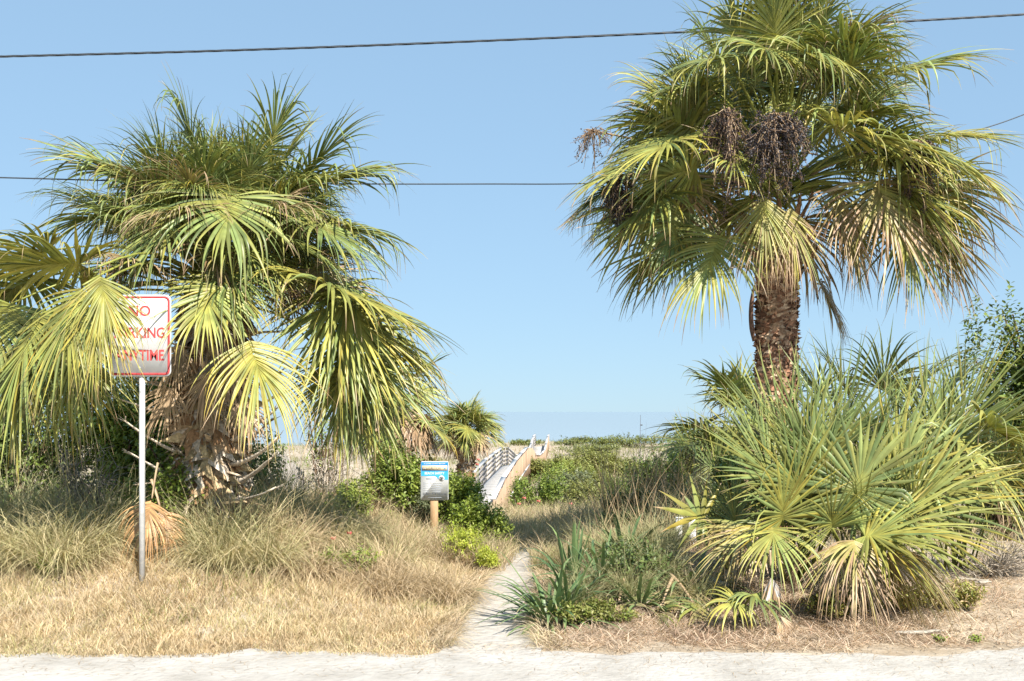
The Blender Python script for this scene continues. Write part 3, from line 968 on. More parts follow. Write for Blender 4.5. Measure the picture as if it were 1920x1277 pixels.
palmetto(gp(1375, 7.9), 'low palmetto seedling with blotched yellow leaf spread before two white posts', [
    (1318, 972, 7.6, (-.75, .35, -.25), .46, dict(yel=.34, tipb=.16, span=3.6, nseg=10, wide=2.2, fuse=.3, nrm=px_dir(0, .5, -1))),
    (1350, 990, 7.5, (.1, -.6, -.5), .5, dict(yel=.4, dead=.4, droop=.6, span=3)),
    (1390, 1000, 7.6, (-.3, -.5, -.5), .55, dict(dead=.8, droop=.7, span=3)),
], 4, .3, seedL=.55)
palmetto(gp(1390, 6.95), 'small drooping yellow-green palmetto frond by the grey dead leaf stump', [
    (1385, 1130, 6.75, (-.45, .05, -.35), .36, dict(yel=.55, droop=1.5, span=3.4, nseg=22, nrm=px_dir(0, 1, -.3))),
    (1410, 1115, 6.8, (.2, -.1, -.5), .38, dict(yel=.1, droop=1.3, span=3.6, nseg=24)),
], 0)


RNG = np.random.default_rng(105)
# ================================================================== DEAD FRONDS, CUT FRONDS, LOG
def loose_frond(name, label, cat, hub, axis, L, group=None, nrm=None, tail=.3, **kw):
    hub = np.asarray(hub, float)
    o = thing(name, label, cat, hub, group)
    mb = MB()
    a = hub - unit(axis) * tail + UP * .04
    petiole(mb, a, hub, .05, .016, .010, TAN)
    fan(mb, hub, axis, UP if nrm is None else nrm, L, **kw)
    part('blade', mb, M_FROND, o)
    return o


o = loose_frond('dead_frond', 'dry orange-brown palm frond slumped behind the sign post foot', 'palm frond', P(285, 935, 7.75), (-.05, -.3, -.8), .52, nrm=(0, -1, .3),
                tail=.25, dead=1., dcol=(.46, .27, .12), tipb=.03, span=2.6, droop=1.9, wide=1.3, nseg=44, fuse=.3, kink=.2)
o = loose_frond('dead_frond', 'second dry orange-brown frond lying against the first below the sign', 'palm frond', P(300, 950, 7.9), (.35, -.2, -.7), .50, nrm=(0, -1, .3),
                tail=.2, dead=1., dcol=(.40, .23, .10), tipb=.03, span=2.4, droop=2.2, wide=1.3, nseg=36, fuse=.3, kink=.3)
loose_frond('dead_frond', 'bleached grey dead frond hanging down from its stub in front of the palmettos', 'palm frond', P(1445, 1065, 6.75), (.02, -.2, -1), .30, nrm=(0, -1, .1),
            tail=.08, dead=1., dcol=(.42, .39, .37), span=1.3, droop=.3, nseg=26, fuse=.5, tipb=.9)
loose_frond('dead_frond', 'brown dead frond tip lying below the bleached grey frond', 'palm frond', P(1462, 1145, 6.65), (.15, -.3, -.9), .22, nrm=(0, -1, .1),
            tail=.05, dead=1., span=1.6, droop=.4, nseg=22, fuse=.4)
CUTL = ['dark cut frond at the near left end of the shaded heap', 'cut frond lying flat on top of the shaded heap', 'cut frond at the back of the shaded heap below the white posts',
        'cut frond with grey folded tips in the middle of the heap', 'cut frond hanging down the front of the heap', 'cut frond at the right end of the heap beside the log',
        'cut frond turned over near the yellow seedling leaf', 'half dried cut frond low at the front of the heap', 'cut frond under the log at the heap foot']
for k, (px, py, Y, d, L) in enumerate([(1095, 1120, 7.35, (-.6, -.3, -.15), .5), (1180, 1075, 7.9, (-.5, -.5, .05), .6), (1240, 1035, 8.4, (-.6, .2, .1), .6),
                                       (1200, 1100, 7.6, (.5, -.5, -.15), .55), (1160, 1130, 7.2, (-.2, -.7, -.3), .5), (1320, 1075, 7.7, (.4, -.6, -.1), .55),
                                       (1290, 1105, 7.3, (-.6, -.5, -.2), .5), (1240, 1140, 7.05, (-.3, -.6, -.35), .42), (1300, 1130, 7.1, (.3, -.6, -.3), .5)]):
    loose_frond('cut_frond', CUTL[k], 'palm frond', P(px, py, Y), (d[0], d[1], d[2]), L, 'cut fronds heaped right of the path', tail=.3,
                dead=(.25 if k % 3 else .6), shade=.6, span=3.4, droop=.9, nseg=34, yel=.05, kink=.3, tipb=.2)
lg = thing('log', 'bare brown log slanting down the shaded heap of cut fronds', 'log', P(1300, 1080, 7.6))
mb = MB()
tt = np.linspace(0, 1, 10)
pts = np.stack([lerp(P(1248, 1045, 7.9), P(1300, 1115, 7.45), v) + RNG.normal(0, .006, 3) for v in tt])
mb.tube(pts, np.interp(tt, [0, .5, 1], [.045, .05, .04]), 9, c3(.26, .17, .11))
part('bark', mb, M_TRUNK, lg)


RNG = np.random.default_rng(106)
# ================================================================== SHRUBS AND TREES
def shrub(name, label, cat, base, size, ntw, leaf=(.05, .028), cols=(GREEN, GREEN_L), per=9, group=None, lobes=5, twigs=30, flat=.0, mat=None,
          lift=.0, seed=None, stemcol=None, trunk=None, bare=False, holes=.0):
    r = np.random.default_rng(seed if seed is not None else int(RNG.integers(1 << 30)))
    base = np.asarray(base, float)
    rx_, ry_, rz_ = size
    o = thing(name, label, cat, base, group)
    # lobes of the crown
    lc, lr = [], []
    for k in range(lobes):
        az = r.uniform(0, 2 * pi)
        q = r.uniform(.15, .62)
        lc.append(np.array([cos(az) * q * rx_, sin(az) * q * ry_, lift + rz_ * r.uniform(.38, .72)]))
        lr.append(np.array([rx_, ry_, rz_ * .8]) * r.uniform(.32, .52))
    lc.append(np.array([0, 0, lift + rz_ * .42]))
    lr.append(np.array([rx_, ry_, rz_]) * .55)
    lc, lr = np.array(lc), np.array(lr)
    k = r.integers(0, len(lc), ntw)
    dv = unit(r.normal(0, 1, (ntw, 3)))
    rad = r.uniform(.25, 1., ntw) ** .4 * (1 + .16 * r.normal(0, 1, ntw))
    tip = lc[k] + dv * lr[k] * rad[:, None]
    keep = tip[:, 2] > .03
    tip, dv, k = tip[keep], dv[keep], k[keep]
    n = len(tip)
    out = unit(tip - np.array([0, 0, lift + rz_ * .2]))
    td = unit(out * .7 + dv * .5 + UP * .45 + r.normal(0, .3, (n, 3)))
    tone = r.random(n)
    if not bare:
        mb = MB()
        ll, lw = leaf
        m = n * per
        ti = np.repeat(np.arange(n), per)
        jj = np.tile(np.arange(per), n)
        az = jj * 2.4 + r.uniform(0, 6.28, n)[ti]
        ref = unit(np.cross(td, np.array([.3, .2, 1.])))
        r2 = np.cross(td, ref)
        side = np.cos(az)[:, None] * ref[ti] + np.sin(az)[:, None] * r2[ti]
        ld = unit(side * .9 + td[ti] * r.uniform(.1, .9, m)[:, None] + r.normal(0, .22, (m, 3)))
        sc = r.uniform(.65, 1.2, m)
        p0 = base + tip[ti] - td[ti] * ((jj / per) * ll * 2.6)[:, None]
        up = unit(np.cross(ld, np.cross(unit(td[ti] * .5 + UP * .8 + r.normal(0, .35, (m, 3))), ld)))
        sd = np.cross(ld, up)
        L_, W_ = (ll * sc)[:, None], (lw * sc)[:, None]
        a = p0
        e = p0 + ld * L_ - up * L_ * .08
        m1 = p0 + ld * L_ * .48 + sd * W_ * .5 + up * W_ * .12
        m2 = p0 + ld * L_ * .48 - sd * W_ * .5 + up * W_ * .12
        V = np.stack([a, m1, e, m2], 1).reshape(-1, 3)
        i4 = np.arange(m)[:, None] * 4
        tr = np.concatenate([i4 + [0, 1, 2], i4 + [0, 2, 3]])
        cc = np.asarray(cols)
        x = np.clip(tone[ti] * .7 + r.random(m) * .5, 0, .999) * (len(cc) - 1)
        i0 = x.astype(int)
        i0 = np.minimum(i0, len(cc) - 2) if len(cc) > 1 else i0 * 0
        cl = lerp(cc[i0], cc[np.minimum(i0 + 1, len(cc) - 1)], (x - i0)[:, None]) * r.uniform(.8, 1.2, m)[:, None]
        mb.add(V, None, tr, np.repeat(cl, 4, 0))
        part('foliage', mb, mat or M_SHRUB, o, kind='stuff')
    mb = MB()
    scol = stemcol if stemcol is not None else c3(.16, .11, .075)
    pick = r.choice(n, min(n, twigs), replace=False)
    tb = .012 * max(rz_, .6)
    foot = np.array([0, 0, 0.])
    if trunk:
        tt = np.linspace(0, 1, 6)[:, None]
        topt = np.array([0, 0, lift + rz_ * .35])
        mb.tube(base + topt * tt + np.stack([n2(tt[:, 0] * 3, tt[:, 0], 1.) * .06, 0 * tt[:, 0], 0 * tt[:, 0]], -1) + G * .1, np.linspace(trunk, trunk * .6, 6), 7, scol)
        foot = topt * .7
    for q in pick:
        e = tip[q]
        s0 = foot + np.array([r.normal(0, .05 * rx_), r.normal(0, .05 * ry_), 0])
        md = s0 + (e - s0) * .5 + UP * .15 * rz_ + r.normal(0, .06, 3) * rz_
        t = np.linspace(0, 1, 5)[:, None]
        pts = base + (1 - t) ** 2 * s0 + 2 * t * (1 - t) * md + t ** 2 * e
        mb.tube(pts, np.linspace(tb, tb * .3, 5), 3, scol * r.uniform(.8, 1.25), caps=False)
        if bare:
            for z in range(7):
                u = pts[r.integers(1, 5)]
                v = u + unit(unit(e) * .7 + r.normal(0, .7, 3)) * rz_ * r.uniform(.1, .3)
                w = v + unit(unit(e) * .5 + r.normal(0, .8, 3)) * rz_ * r.uniform(.05, .18)
                mb.tube(np.stack([u, v, w]), (tb * .5, tb * .32, tb * .18), 3, scol * r.uniform(.8, 1.25), caps=False)
    part('stem', mb, M_WOODY, o)
    return o


BRIGHT = [c3(.08, .13, .025), c3(.17, .24, .045), c3(.30, .36, .075)]
DARK = [c3(.05, .085, .025), c3(.09, .14, .04), c3(.16, .21, .06)]
LIME = [c3(.20, .27, .03), c3(.34, .40, .04), c3(.42, .44, .07)]
GREYG = [c3(.12, .15, .08), c3(.19, .22, .12), c3(.26, .28, .16)]
YELG = [c3(.20, .20, .05), c3(.36, .33, .08), c3(.46, .40, .14)]
OLIV = [c3(.13, .15, .04), c3(.21, .23, .06), c3(.30, .30, .10)]
SG = 'shrubs around the path'

# beside the beach sign
shrub('shrub', 'dark glossy green shrub left of the beach safety sign post', 'shrub', gp(745, 11.8), (.60, .55, 1.0), 850, (.055, .032), BRIGHT + DARK[2:], 9, SG)
shrub('shrub', 'bright green leafy shrub right behind the beach safety sign post', 'shrub', gp(862, 11.7), (.55, .5, .82), 950, (.05, .028), BRIGHT[1:] + LIME[:1], 9, SG)
shrub('shrub', 'loose bright green shrub between the beach safety sign and the sandy path', 'shrub', gp(898, 10.7), (.36, .4, .62), 700, (.048, .026), BRIGHT[1:] + LIME[:1], 8, SG)
shrub('shrub', 'fine grey-green shrub at the foot of the beach safety sign', 'shrub', gp(815, 11.7), (.5, .4, .7), 900, (.035, .016), GREYG, 9, SG)
shrub('shrub', 'yellow-leaved sea grape bush just behind the beach safety sign', 'shrub', gp(770, 14.6), (.75, .6, 1.05), 500, (.085, .08), YELG, 7, SG)
shrub('shrub', 'lime yellow-green low plant spilling toward the sandy path', 'shrub', gp(885, 9.7), (.34, .5, .36), 900, (.03, .012), LIME, 9, SG)
shrub('shrub', 'small lime yellow-green tuft at the path bend', 'shrub', gp(918, 9.35), (.22, .3, .24), 600, (.03, .012), LIME, 9, SG)
shrub('shrub', 'low leafy shrub in the dry grass between the stubby palm and the beach sign', 'shrub', gp(640, 10.6), (.55, .4, .52), 330, (.05, .026), BRIGHT[1:] + [OLIVE], 7, SG)
shrub('shrub', 'bright green weed in front of the arching grass below the beach sign', 'shrub', gp(640, 8.0), (.36, .25, .24), 260, (.035, .016), LIME[:1] + BRIGHT[1:], 7, SG)
shrub('shrub', 'little green weed in the grass at far left', 'shrub', gp(95, 7.5), (.16, .14, .2), 90, (.04, .018), LIME[:1] + BRIGHT[1:], 7, SG)
# behind the left palm
shrub('shrub', 'dense leafy shrub behind the no parking sign post', 'shrub', gp(250, 10.6), (.95, .6, 1.75), 2300, (.06, .036), BRIGHT + LIME[:1], 8, SG)
shrub('shrub', 'dark shrub at far left under the drooping palm frond', 'shrub', gp(30, 10.8), (1.2, .7, 1.5), 2200, (.06, .034), DARK + BRIGHT[1:2], 8, SG)
shrub('shrub', 'vine leaves climbing the stubby palm trunk', 'vine', gp(350, 9.25), (.55, .3, 1.7), 520, (.055, .035), BRIGHT, 6, SG, holes=.3)
shrub('shrub', 'vine leaves creeping low over the front of the stubby palm foot', 'vine', gp(330, 8.45), (.5, .25, .75), 330, (.05, .032), BRIGHT, 6, SG)
shrub('bare_shrub', 'wiry dead brush in front of the stubby palm foot', 'shrub', gp(430, 8.35), (.45, .25, .5), 60, cols=(TAN, TAN), bare=True, stemcol=TAN * .85, twigs=40)
shrub('shrub', 'leafy shrub behind the stubby palm trunk on its right', 'shrub', gp(470, 11.5), (.7, .6, 1.15), 520, (.05, .03), DARK[1:] + BRIGHT[1:2], 7, SG)
shrub('shrub', 'thin sparse sapling seen against the sea left of the squat palm', 'shrub', gp(610, 13.0), (.42, .4, 1.55), 120, (.05, .03), BRIGHT, 6, SG, twigs=40)
shrub('bare_shrub', 'leafless grey twiggy shrub right of the weathered fence', 'shrub', gp(612, 11.8), (.5, .4, .95), 60, cols=(TAN, TAN), bare=True, stemcol=GREYTAN * 1.15, twigs=22)
shrub('bare_shrub', 'leafless brown twiggy shrub low beside the palm stubs', 'shrub', gp(545, 10.3), (.5, .35, .6), 60, cols=(TAN, TAN), bare=True, stemcol=TAN * .7, twigs=24)
shrub('bare_shrub', 'tangle of dead grey twigs at left under the palm fronds', 'shrub', gp(165, 9.0), (.45, .35, .85), 60, cols=(TAN, TAN), bare=True, stemcol=GREYTAN * .75, twigs=30)
shrub('bare_shrub', 'greyish wiry dead brush on the sand at the right edge', 'shrub', gp(1860, 8.7), (.55, .4, .32), 120, cols=(TAN, TAN), bare=True, stemcol=GREYTAN * 1.0, twigs=70)
# mid field and dune, right of the boardwalk
for px, Y, sz, n, lf, cl, lab in [
    (1012, 31, (1.0, .9, 1.75), 1300, (.075, .045), BRIGHT, 'round bright green bush beside the boardwalk rail'),
    (1060, 36, (1.3, 1.1, 1.6), 900, (.09, .05), GREYG, 'grey-green bush behind the round boardwalk bush'),
    (1105, 33, (1.4, 1.0, 1.3), 1000, (.085, .05), OLIV, 'olive bush in the middle of the dune scrub right of the boardwalk'),
    (1100, 28, (1.1, .8, .75), 700, (.06, .03), LIME[:1] + OLIV, 'low yellow-green scrub at the edge of the tan grass'),
    (1045, 44, (1.3, 1.2, 1.5), 800, (.11, .06), OLIV, 'bushy scrub up the dune next to the boardwalk crest'),
    (1130, 46, (1.8, 1.3, 1.3), 800, (.11, .06), OLIV, 'scrub mound on the dune crest at centre right'),
    (1165, 60, (2.0, 1.4, 1.3), 600, (.14, .08), OLIV[:2] + BRIGHT[:1], 'distant green mound on the dune skyline'),
    (1075, 66, (2.6, 1.6, 1.0), 500, (.14, .08), OLIV, 'low distant scrub along the dune skyline'),
    (1020, 52, (1.6, 1.2, 1.2), 600, (.12, .07), OLIV, 'olive scrub behind the boardwalk crest'),
    (1085, 40, (1.5, 1.2, 1.5), 900, (.10, .055), BRIGHT[1:] + OLIV[2:], 'yellow-green bush mound in the middle of the dune scrub'),
    (1130, 37, (1.2, 1.0, 1.5), 800, (.09, .05), OLIV, 'olive bush near the thin pole, in front of the skyline scrub'),
    (1160, 34, (1.0, .9, 1.4), 700, (.08, .045), BRIGHT[:2] + OLIV[:1], 'dark green bush left of the thin pole'),
    (1190, 48, (2.2, 1.4, 1.3), 700, (.11, .06), OLIV, 'wide olive scrub behind the thin pole'),
    (990, 90, (2.2, 1.6, .55), 220, (.17, .10), OLIV[:2] + DARK[2:], 'far skyline scrub just right of the boardwalk stair'),
    (1072, 93, (2.6, 2., .95), 300, (.17, .10), OLIV[:2] + GREYG[:1], 'far skyline scrub in the middle of the dune ridge'),
    (1180, 92, (5., 2., 1.2), 500, (.17, .10), OLIV[:2] + DARK[2:], 'far skyline scrub by the thin pole'),
    (800, 90, (4., 2., .8), 300, (.17, .10), OLIV[:2] + GREYG[:1], 'far skyline scrub left of the boardwalk'),
    (1110, 82, (4.0, 2.0, .9), 500, (.16, .09), OLIV[:2] + GREYG[1:2], 'long low scrub on the far skyline'),
    (1150, 29, (.6, .5, .8), 350, (.07, .04), [c3(.30, .22, .20), c3(.36, .28, .24)], 'dusty pinkish dry bush beside the olive dune scrub'),
]:
    shrub('shrub', lab, 'shrub', gp(px, Y), sz, n, lf, cl, 8, 'dune scrub right of the boardwalk', twigs=16)
for px, Y, sz, n, lf, cl, lab in [
    (1215, 17, (.85, .7, 1.25), 1100, (.06, .034), DARK + BRIGHT[1:2], 'dark leafy bush with sunlit top right of the dune scrub'),
    (1275, 17.5, (.8, .7, 1.75), 1100, (.06, .034), DARK + BRIGHT[1:], 'taller dark leafy bush just left of the drooping palmetto'),
    (1290, 19, (.6, .5, 2.0), 420, (.06, .034), [c3(.22, .08, .06), c3(.16, .13, .05), c3(.10, .14, .03)], 'bush with reddish top leaves behind the dark bush'),
    (1175, 11.5, (.34, .3, .52), 420, (.05, .03), DARK + BRIGHT[1:2], 'low dark shrub at the field edge beyond the strap-leaved plant'),
    (1165, 10.4, (.3, .3, .3), 300, (.04, .02), DARK, 'very low dark shrub in front of the field edge shrub'),
    (1290, 10.5, (.55, .4, .55), 700, (.035, .016), GREYG, 'fine grey-green shrub behind the two white posts'),
    (1375, 10.5, (.3, .3, .95), 330, (.06, .035), BRIGHT, 'fresh green leafy shrub behind the yellow palmetto leaf'),
    (1190, 7.7, (.6, .5, .34), 1100, (.04, .018), DARK + GREYG[:1], 'low dark groundcover hummock under the cut fronds'),
    (1110, 6.9, (.35, .2, .17), 320, (.035, .016), OLIV + BRIGHT[1:2], 'scrubby green weeds along the road edge right of the path'),
    (1640, 7.1, (.42, .22, .22), 420, (.045, .014), [c3(.30, .28, .08), OLIVE, TAN], 'yellowish scrubby weeds below the front palmetto'),
    (1790, 7.3, (.3, .25, .22), 260, (.05, .014), [c3(.12, .15, .05), OLIVE, TAN], 'narrow-leaved weed on the sand right of the front palmetto'),
    (1560, 7.0, (.35, .2, .2), 260, (.04, .014), [c3(.13, .14, .05), OLIVE, BROWN], 'small weedy patch below the upright palmetto clump'),
]:
    shrub('shrub', lab, 'shrub', gp(px, Y), sz, n, lf, cl, 8, SG, twigs=20)
shrub('tree', 'broadleaf tree rising at the right edge behind the palmettos', 'tree', gp(1935, 13), (1.05, .9, 3.1), 2400, (.085, .042), DARK + BRIGHT[1:2] + YELG[:1], 8, None, lobes=9, twigs=70, trunk=.09)
shrub('shrub', 'dark hedge-like thicket under the tree at the right edge', 'shrub', gp(1880, 11.5), (1.2, .6, 1.35), 1400, (.06, .034), DARK, 8, SG)
shrub('shrub', 'dark thicket behind the palmettos', 'shrub', gp(1600, 12.5), (1.6, .6, 1.5), 1400, (.06, .034), DARK, 8, SG)
for px, Y, s, lab in [(1757, 6.45, .07, 'tiny green weed on the road edge sand'), (1832, 6.45, .085, 'slightly larger tiny green weed on the road edge sand, farthest right')]:
    shrub('weed', lab, 'weed', gp(px, Y), (s, s * .8, s * .7), 60, (.022, .014), BRIGHT[1:], 6, 'tiny weeds on the sand', twigs=6, lobes=2)


RNG = np.random.default_rng(107)
# ================================================================== GRASS
def blade_arrays(roots, h, w, az, lean, curve, col, N=3, tipcol=None, rng=RNG, wild=0.):
    n = len(roots)
    hd = np.stack([np.cos(az), np.sin(az), 0 * az], -1)
    d = unit(hd * lean[:, None] + UP)
    ba = rng.uniform(0, 2 * pi, n)
    b = np.stack([np.cos(ba), np.sin(ba), 0 * ba], -1)
    pos = roots.copy()
    Vs, Cs = [], []
    for k in range(N + 1):
        t = k / N
        ww = (w * (1 - t ** 1.6) * .5 + .0004)[:, None]
        Vs.append(np.stack([pos - b * ww, pos + b * ww], 1))
        c = col if tipcol is None else lerp(col, tipcol, t)
        Cs.append(np.repeat(c[:, None], 2, 1))
        pos = pos + d * (h / N)[:, None]
        d = unit(d + hd * (curve * 1.2 / N)[:, None] + G * (curve * (.6 + 1.6 * t) / N)[:, None] + rng.normal(0, .06 + wild, (n, 3)))
    V = np.stack(Vs, 1)
    C = np.stack(Cs, 1)
    ii, kk = np.meshgrid(np.arange(n), np.arange(N), indexing='ij')
    b0 = ii * (N + 1) * 2 + kk * 2
    q = np.stack([b0, b0 + 1, b0 + 3, b0 + 2], -1).reshape(-1, 4)
    return V.reshape(-1, 3), q, C.reshape(-1, 3)


def grass_obj(name, x, y, h, w, lean, curve, cols, N=3, kind='stuff', dz=0., tip=None, azm=None):
    n = len(x)
    roots = np.stack([x, y, ground_z(x, y) + dz], -1)
    az = RNG.uniform(0, 2 * pi, n) if azm is None else azm
    cc = np.asarray(cols)
    # colour drifts in patches plus per-blade chance
    u = np.clip(.5 + .5 * n2(x, y, 2.3, 5.) * .7 + RNG.normal(0, .28, n), 0, .999) * (len(cc) - 1)
    i0 = u.astype(int)
    col = lerp(cc[i0], cc[np.minimum(i0 + 1, len(cc) - 1)], (u - i0)[:, None]) * RNG.uniform(.8, 1.2, n)[:, None]
    V, q, C = blade_arrays(roots, h, w, az, lean, curve, col, N, None if tip is None else np.tile(tip, (n, 1)))
    return link(name, mesh_data(name, V, q, None, C, mats=(M_GRASS,)), kind=kind)


U = lambda a, b, n: RNG.uniform(a, b, n)
# short dry lawn strip on the left of the path
n = 90000
x, y = U(-4.6, .1, n), 6.02 + 3.2 * RNG.random(n) ** 1.35
keep = (n2(x, y, 2.1, 7.) + .6 * n2(x, y, 6., 4.) < .75 + .5 * RNG.random(n)) & (y > 6.05 + .09 * n2(x, x * 0, 2.3) + .08 * n2(x, x * 0, 9.) + .16 * RNG.random(n) ** 2) & (path_d(x, y) > .95 + .35 * RNG.random(n)) & ((y < 7.95 + .25 * n2(x, x * 0, 2.7)) | (x > -1.1 + .3 * RNG.random(n))) & (x < np.interp(y, PATH_Y, PATH_X))
x, y = x[keep], y[keep]
n = len(x)
hh = U(.05, .15, n) * (.55 + .45 * sstep(y, 6.05, 6.6)) * (.8 + .35 * n2(x, y, 3., 1.) + .35 * n2(x, y, 9., 2.)) * np.where(RNG.random(n) < .06, 1.9, 1.) * np.clip((path_d(x, y) - .9) / 1.2, .3, 1)
grass_obj('dry_grass', x, y, hh, U(.003, .0055, n), U(.1, .9, n), U(.2, 1.3, n), [c3(.36, .27, .15), c3(.52, .40, .25), c3(.66, .54, .37), c3(.38, .36, .17)], 3)
# rough grass on both flanks, behind the thickets and running on past the frame
n = 36000
sd_ = RNG.random(n) < .5
y = np.where(sd_, U(9.2, 26, n), U(6.2, 20, n))
x = np.where(sd_, U(3.2, 13, n), U(-13, -4.5, n))
keep = sd_ | (y > 6.1 + .2 * RNG.random(n))
x, y = x[keep], y[keep]
n = len(x)
grass_obj('rough_grass', x, y, U(.15, .55, n), U(.006, .012, n), U(.1, .9, n), U(.3, 1.5, n), [c3(.30, .26, .14), c3(.46, .37, .23), c3(.56, .46, .31), c3(.26, .28, .12)], 3)
# green shoots among the dry lawn
n = 2600
x, y = U(-4.4, -.4, n), U(6.3, 8.4, n)
k_ = n2(x, y, 1.7, 9.) > .35
x, y = x[k_], y[k_]
n = len(x)
grass_obj('green_shoots', x, y, U(.05, .16, n), U(.004, .007, n), U(.1, .9, n), U(.2, 1.4, n), [c3(.16, .21, .05), c3(.26, .30, .09)], 3)
# tan field behind
n = 90000
y = 9.3 + 26 * RNG.random(n) ** 1.7
x = U(-.32, .24, n) * y
keep = (path_d(x, y) > .9 * RNG.random(n) + .4 * (1 - sstep(y, 9.6, 11.))) | (y > 11.)
keep &= ~((np.abs(x - (-1.2 + (y - 30) * .0655)) < .8) & (y > 29.5))
x, y = x[keep], y[keep]
n = len(x)
grass_obj('field_grass', x, y, U(.22, .62, n) * np.interp(y, [9, 13, 20], [.55, .9, 1.05]) * (.9 + .35 * n2(x, y, .8)), U(.004, .008, n) * np.interp(y, [9, 30], [1, 2.2]), U(.1, .8, n), U(.3, 1.5, n),
          [c3(.34, .25, .16), c3(.46, .36, .23), c3(.54, .44, .30), c3(.38, .34, .17), c3(.30, .31, .15)], 3)
# dune grass far off
n = 46000
y = U(34, 104, n)
x = U(-.62, .5, n) * y
keep = ~((np.abs(x - (-1.2 + (y - 30) * .0655)) < .85) & (y < 92))
x, y = x[keep], y[keep]
n = len(x)
grass_obj('dune_grass', x, y, U(.25, .6, n), U(.02, .05, n), U(.1, .8, n), U(.3, 1.2, n), [c3(.15, .18, .07), c3(.26, .26, .12), c3(.36, .31, .19), c3(.15, .20, .07)], 2)
# leaf litter and thatch on the right bank
n = 70000
x, y = U(.0, 4.9, n), 6.12 + 3.6 * RNG.random(n) ** 1.3
keep = (path_d(x, y) > 1.0 + .4 * RNG.random(n)) & (y > 6.22 + .10 * n2(x, x * 0, 3.) + .10 * n2(x, x * 0, 8.) + .22 * RNG.random(n) + .2 * sstep(x, 2.6, 4.2)) & ((x < 2.9) | (RNG.random(n) < .35)) & (n2(x, y, 2.4, 3.) + .7 * n2(x, y, 7., 5.) < .45 + .7 * RNG.random(n) + 1.2 * sstep(y, 6.5, 6.9) * (x < 3.1))
x, y = x[keep], y[keep]
n = len(x)
grass_obj('plant_litter', x, y, U(.04, .20, n), U(.003, .0075, n), U(.9, 7, n), U(.2, 1.6, n), [c3(.30, .20, .14), c3(.46, .33, .24), c3(.58, .46, .34), c3(.66, .56, .44), c3(.36, .25, .18)], 2, dz=.006)
# long bent straws hanging over both sides of the footpath
n = 5200
y = U(6.25, 10.6, n)
sd_ = RNG.choice([-1., 1.], n)
x = np.interp(y, PATH_Y, PATH_X) + sd_ * np.interp(y, PATH_Y, PATH_W) * (1.02 + .75 * RNG.random(n) ** 1.5)
grass_obj('path_edge_straw', x, y, U(.06, .26, n), U(.003, .006, n), U(.3, 2.2, n), U(.5, 2.4, n), [c3(.34, .25, .16), c3(.50, .39, .26), c3(.62, .51, .36), c3(.36, .34, .18)], 4,
          azm=np.where(sd_ < 0, 0., pi) + RNG.normal(0, 1.1, n))
# sparse dead straw along the path edge and on the road margin
n = 4200
x, y = U(-4, 4.6, n), 6.35 - .75 * RNG.random(n) ** 2.2
grass_obj('road_straw', x, y, U(.02, .09, n), U(.0015, .003, n), U(5, 14, n), U(.0, .4, n), [c3(.22, .15, .10), c3(.46, .34, .22), c3(.56, .44, .30)], 2, dz=.016)
# tall dead stalks right of the field
n = 420
y = U(9.5, 13.5, n)
x = (U(1120, 1340, n) - 960) * y / F
grass_obj('dry_stalks', x, y, U(.6, 1.25, n), U(.006, .011, n), U(.05, .5, n), U(.0, .7, n), [c3(.36, .25, .15), c3(.50, .38, .24)], 5)


# tussocks of long arching grass
def tussock_mesh(n, ln, spread, cols, w=(.005, .009), curve=(1.0, 2.4), N=7, upright=.25):
    r = RNG
    az = r.uniform(0, 2 * pi, n)
    rr = spread * .45 * np.sqrt(r.random(n))
    roots = np.stack([np.cos(az) * rr, np.sin(az) * rr, -.02 + 0 * rr], -1)
    az2 = np.where(r.random(n) < .35, r.uniform(0, 2 * pi, n), az + r.normal(0, .8, n))
    cc = np.asarray(cols)
    u = r.random(n) * (len(cc) - 1)
    i0 = np.minimum(u.astype(int), len(cc) - 2)
    col = lerp(cc[i0], cc[i0 + 1], (u - i0)[:, None]) * r.uniform(.8, 1.2, n)[:, None]
    V, q, C = blade_arrays(roots, ln * r.uniform(.45, 1.1, n), r.uniform(*w, n), az2, r.uniform(.05, .8, n) + upright, r.uniform(*curve, n) * r.choice([.35, 1., 1.], n), col, N,
                           col * .6 + STRAW * .5, wild=.11)
    return mesh_data('blades', V, q, None, C, mats=(M_GRASS,))


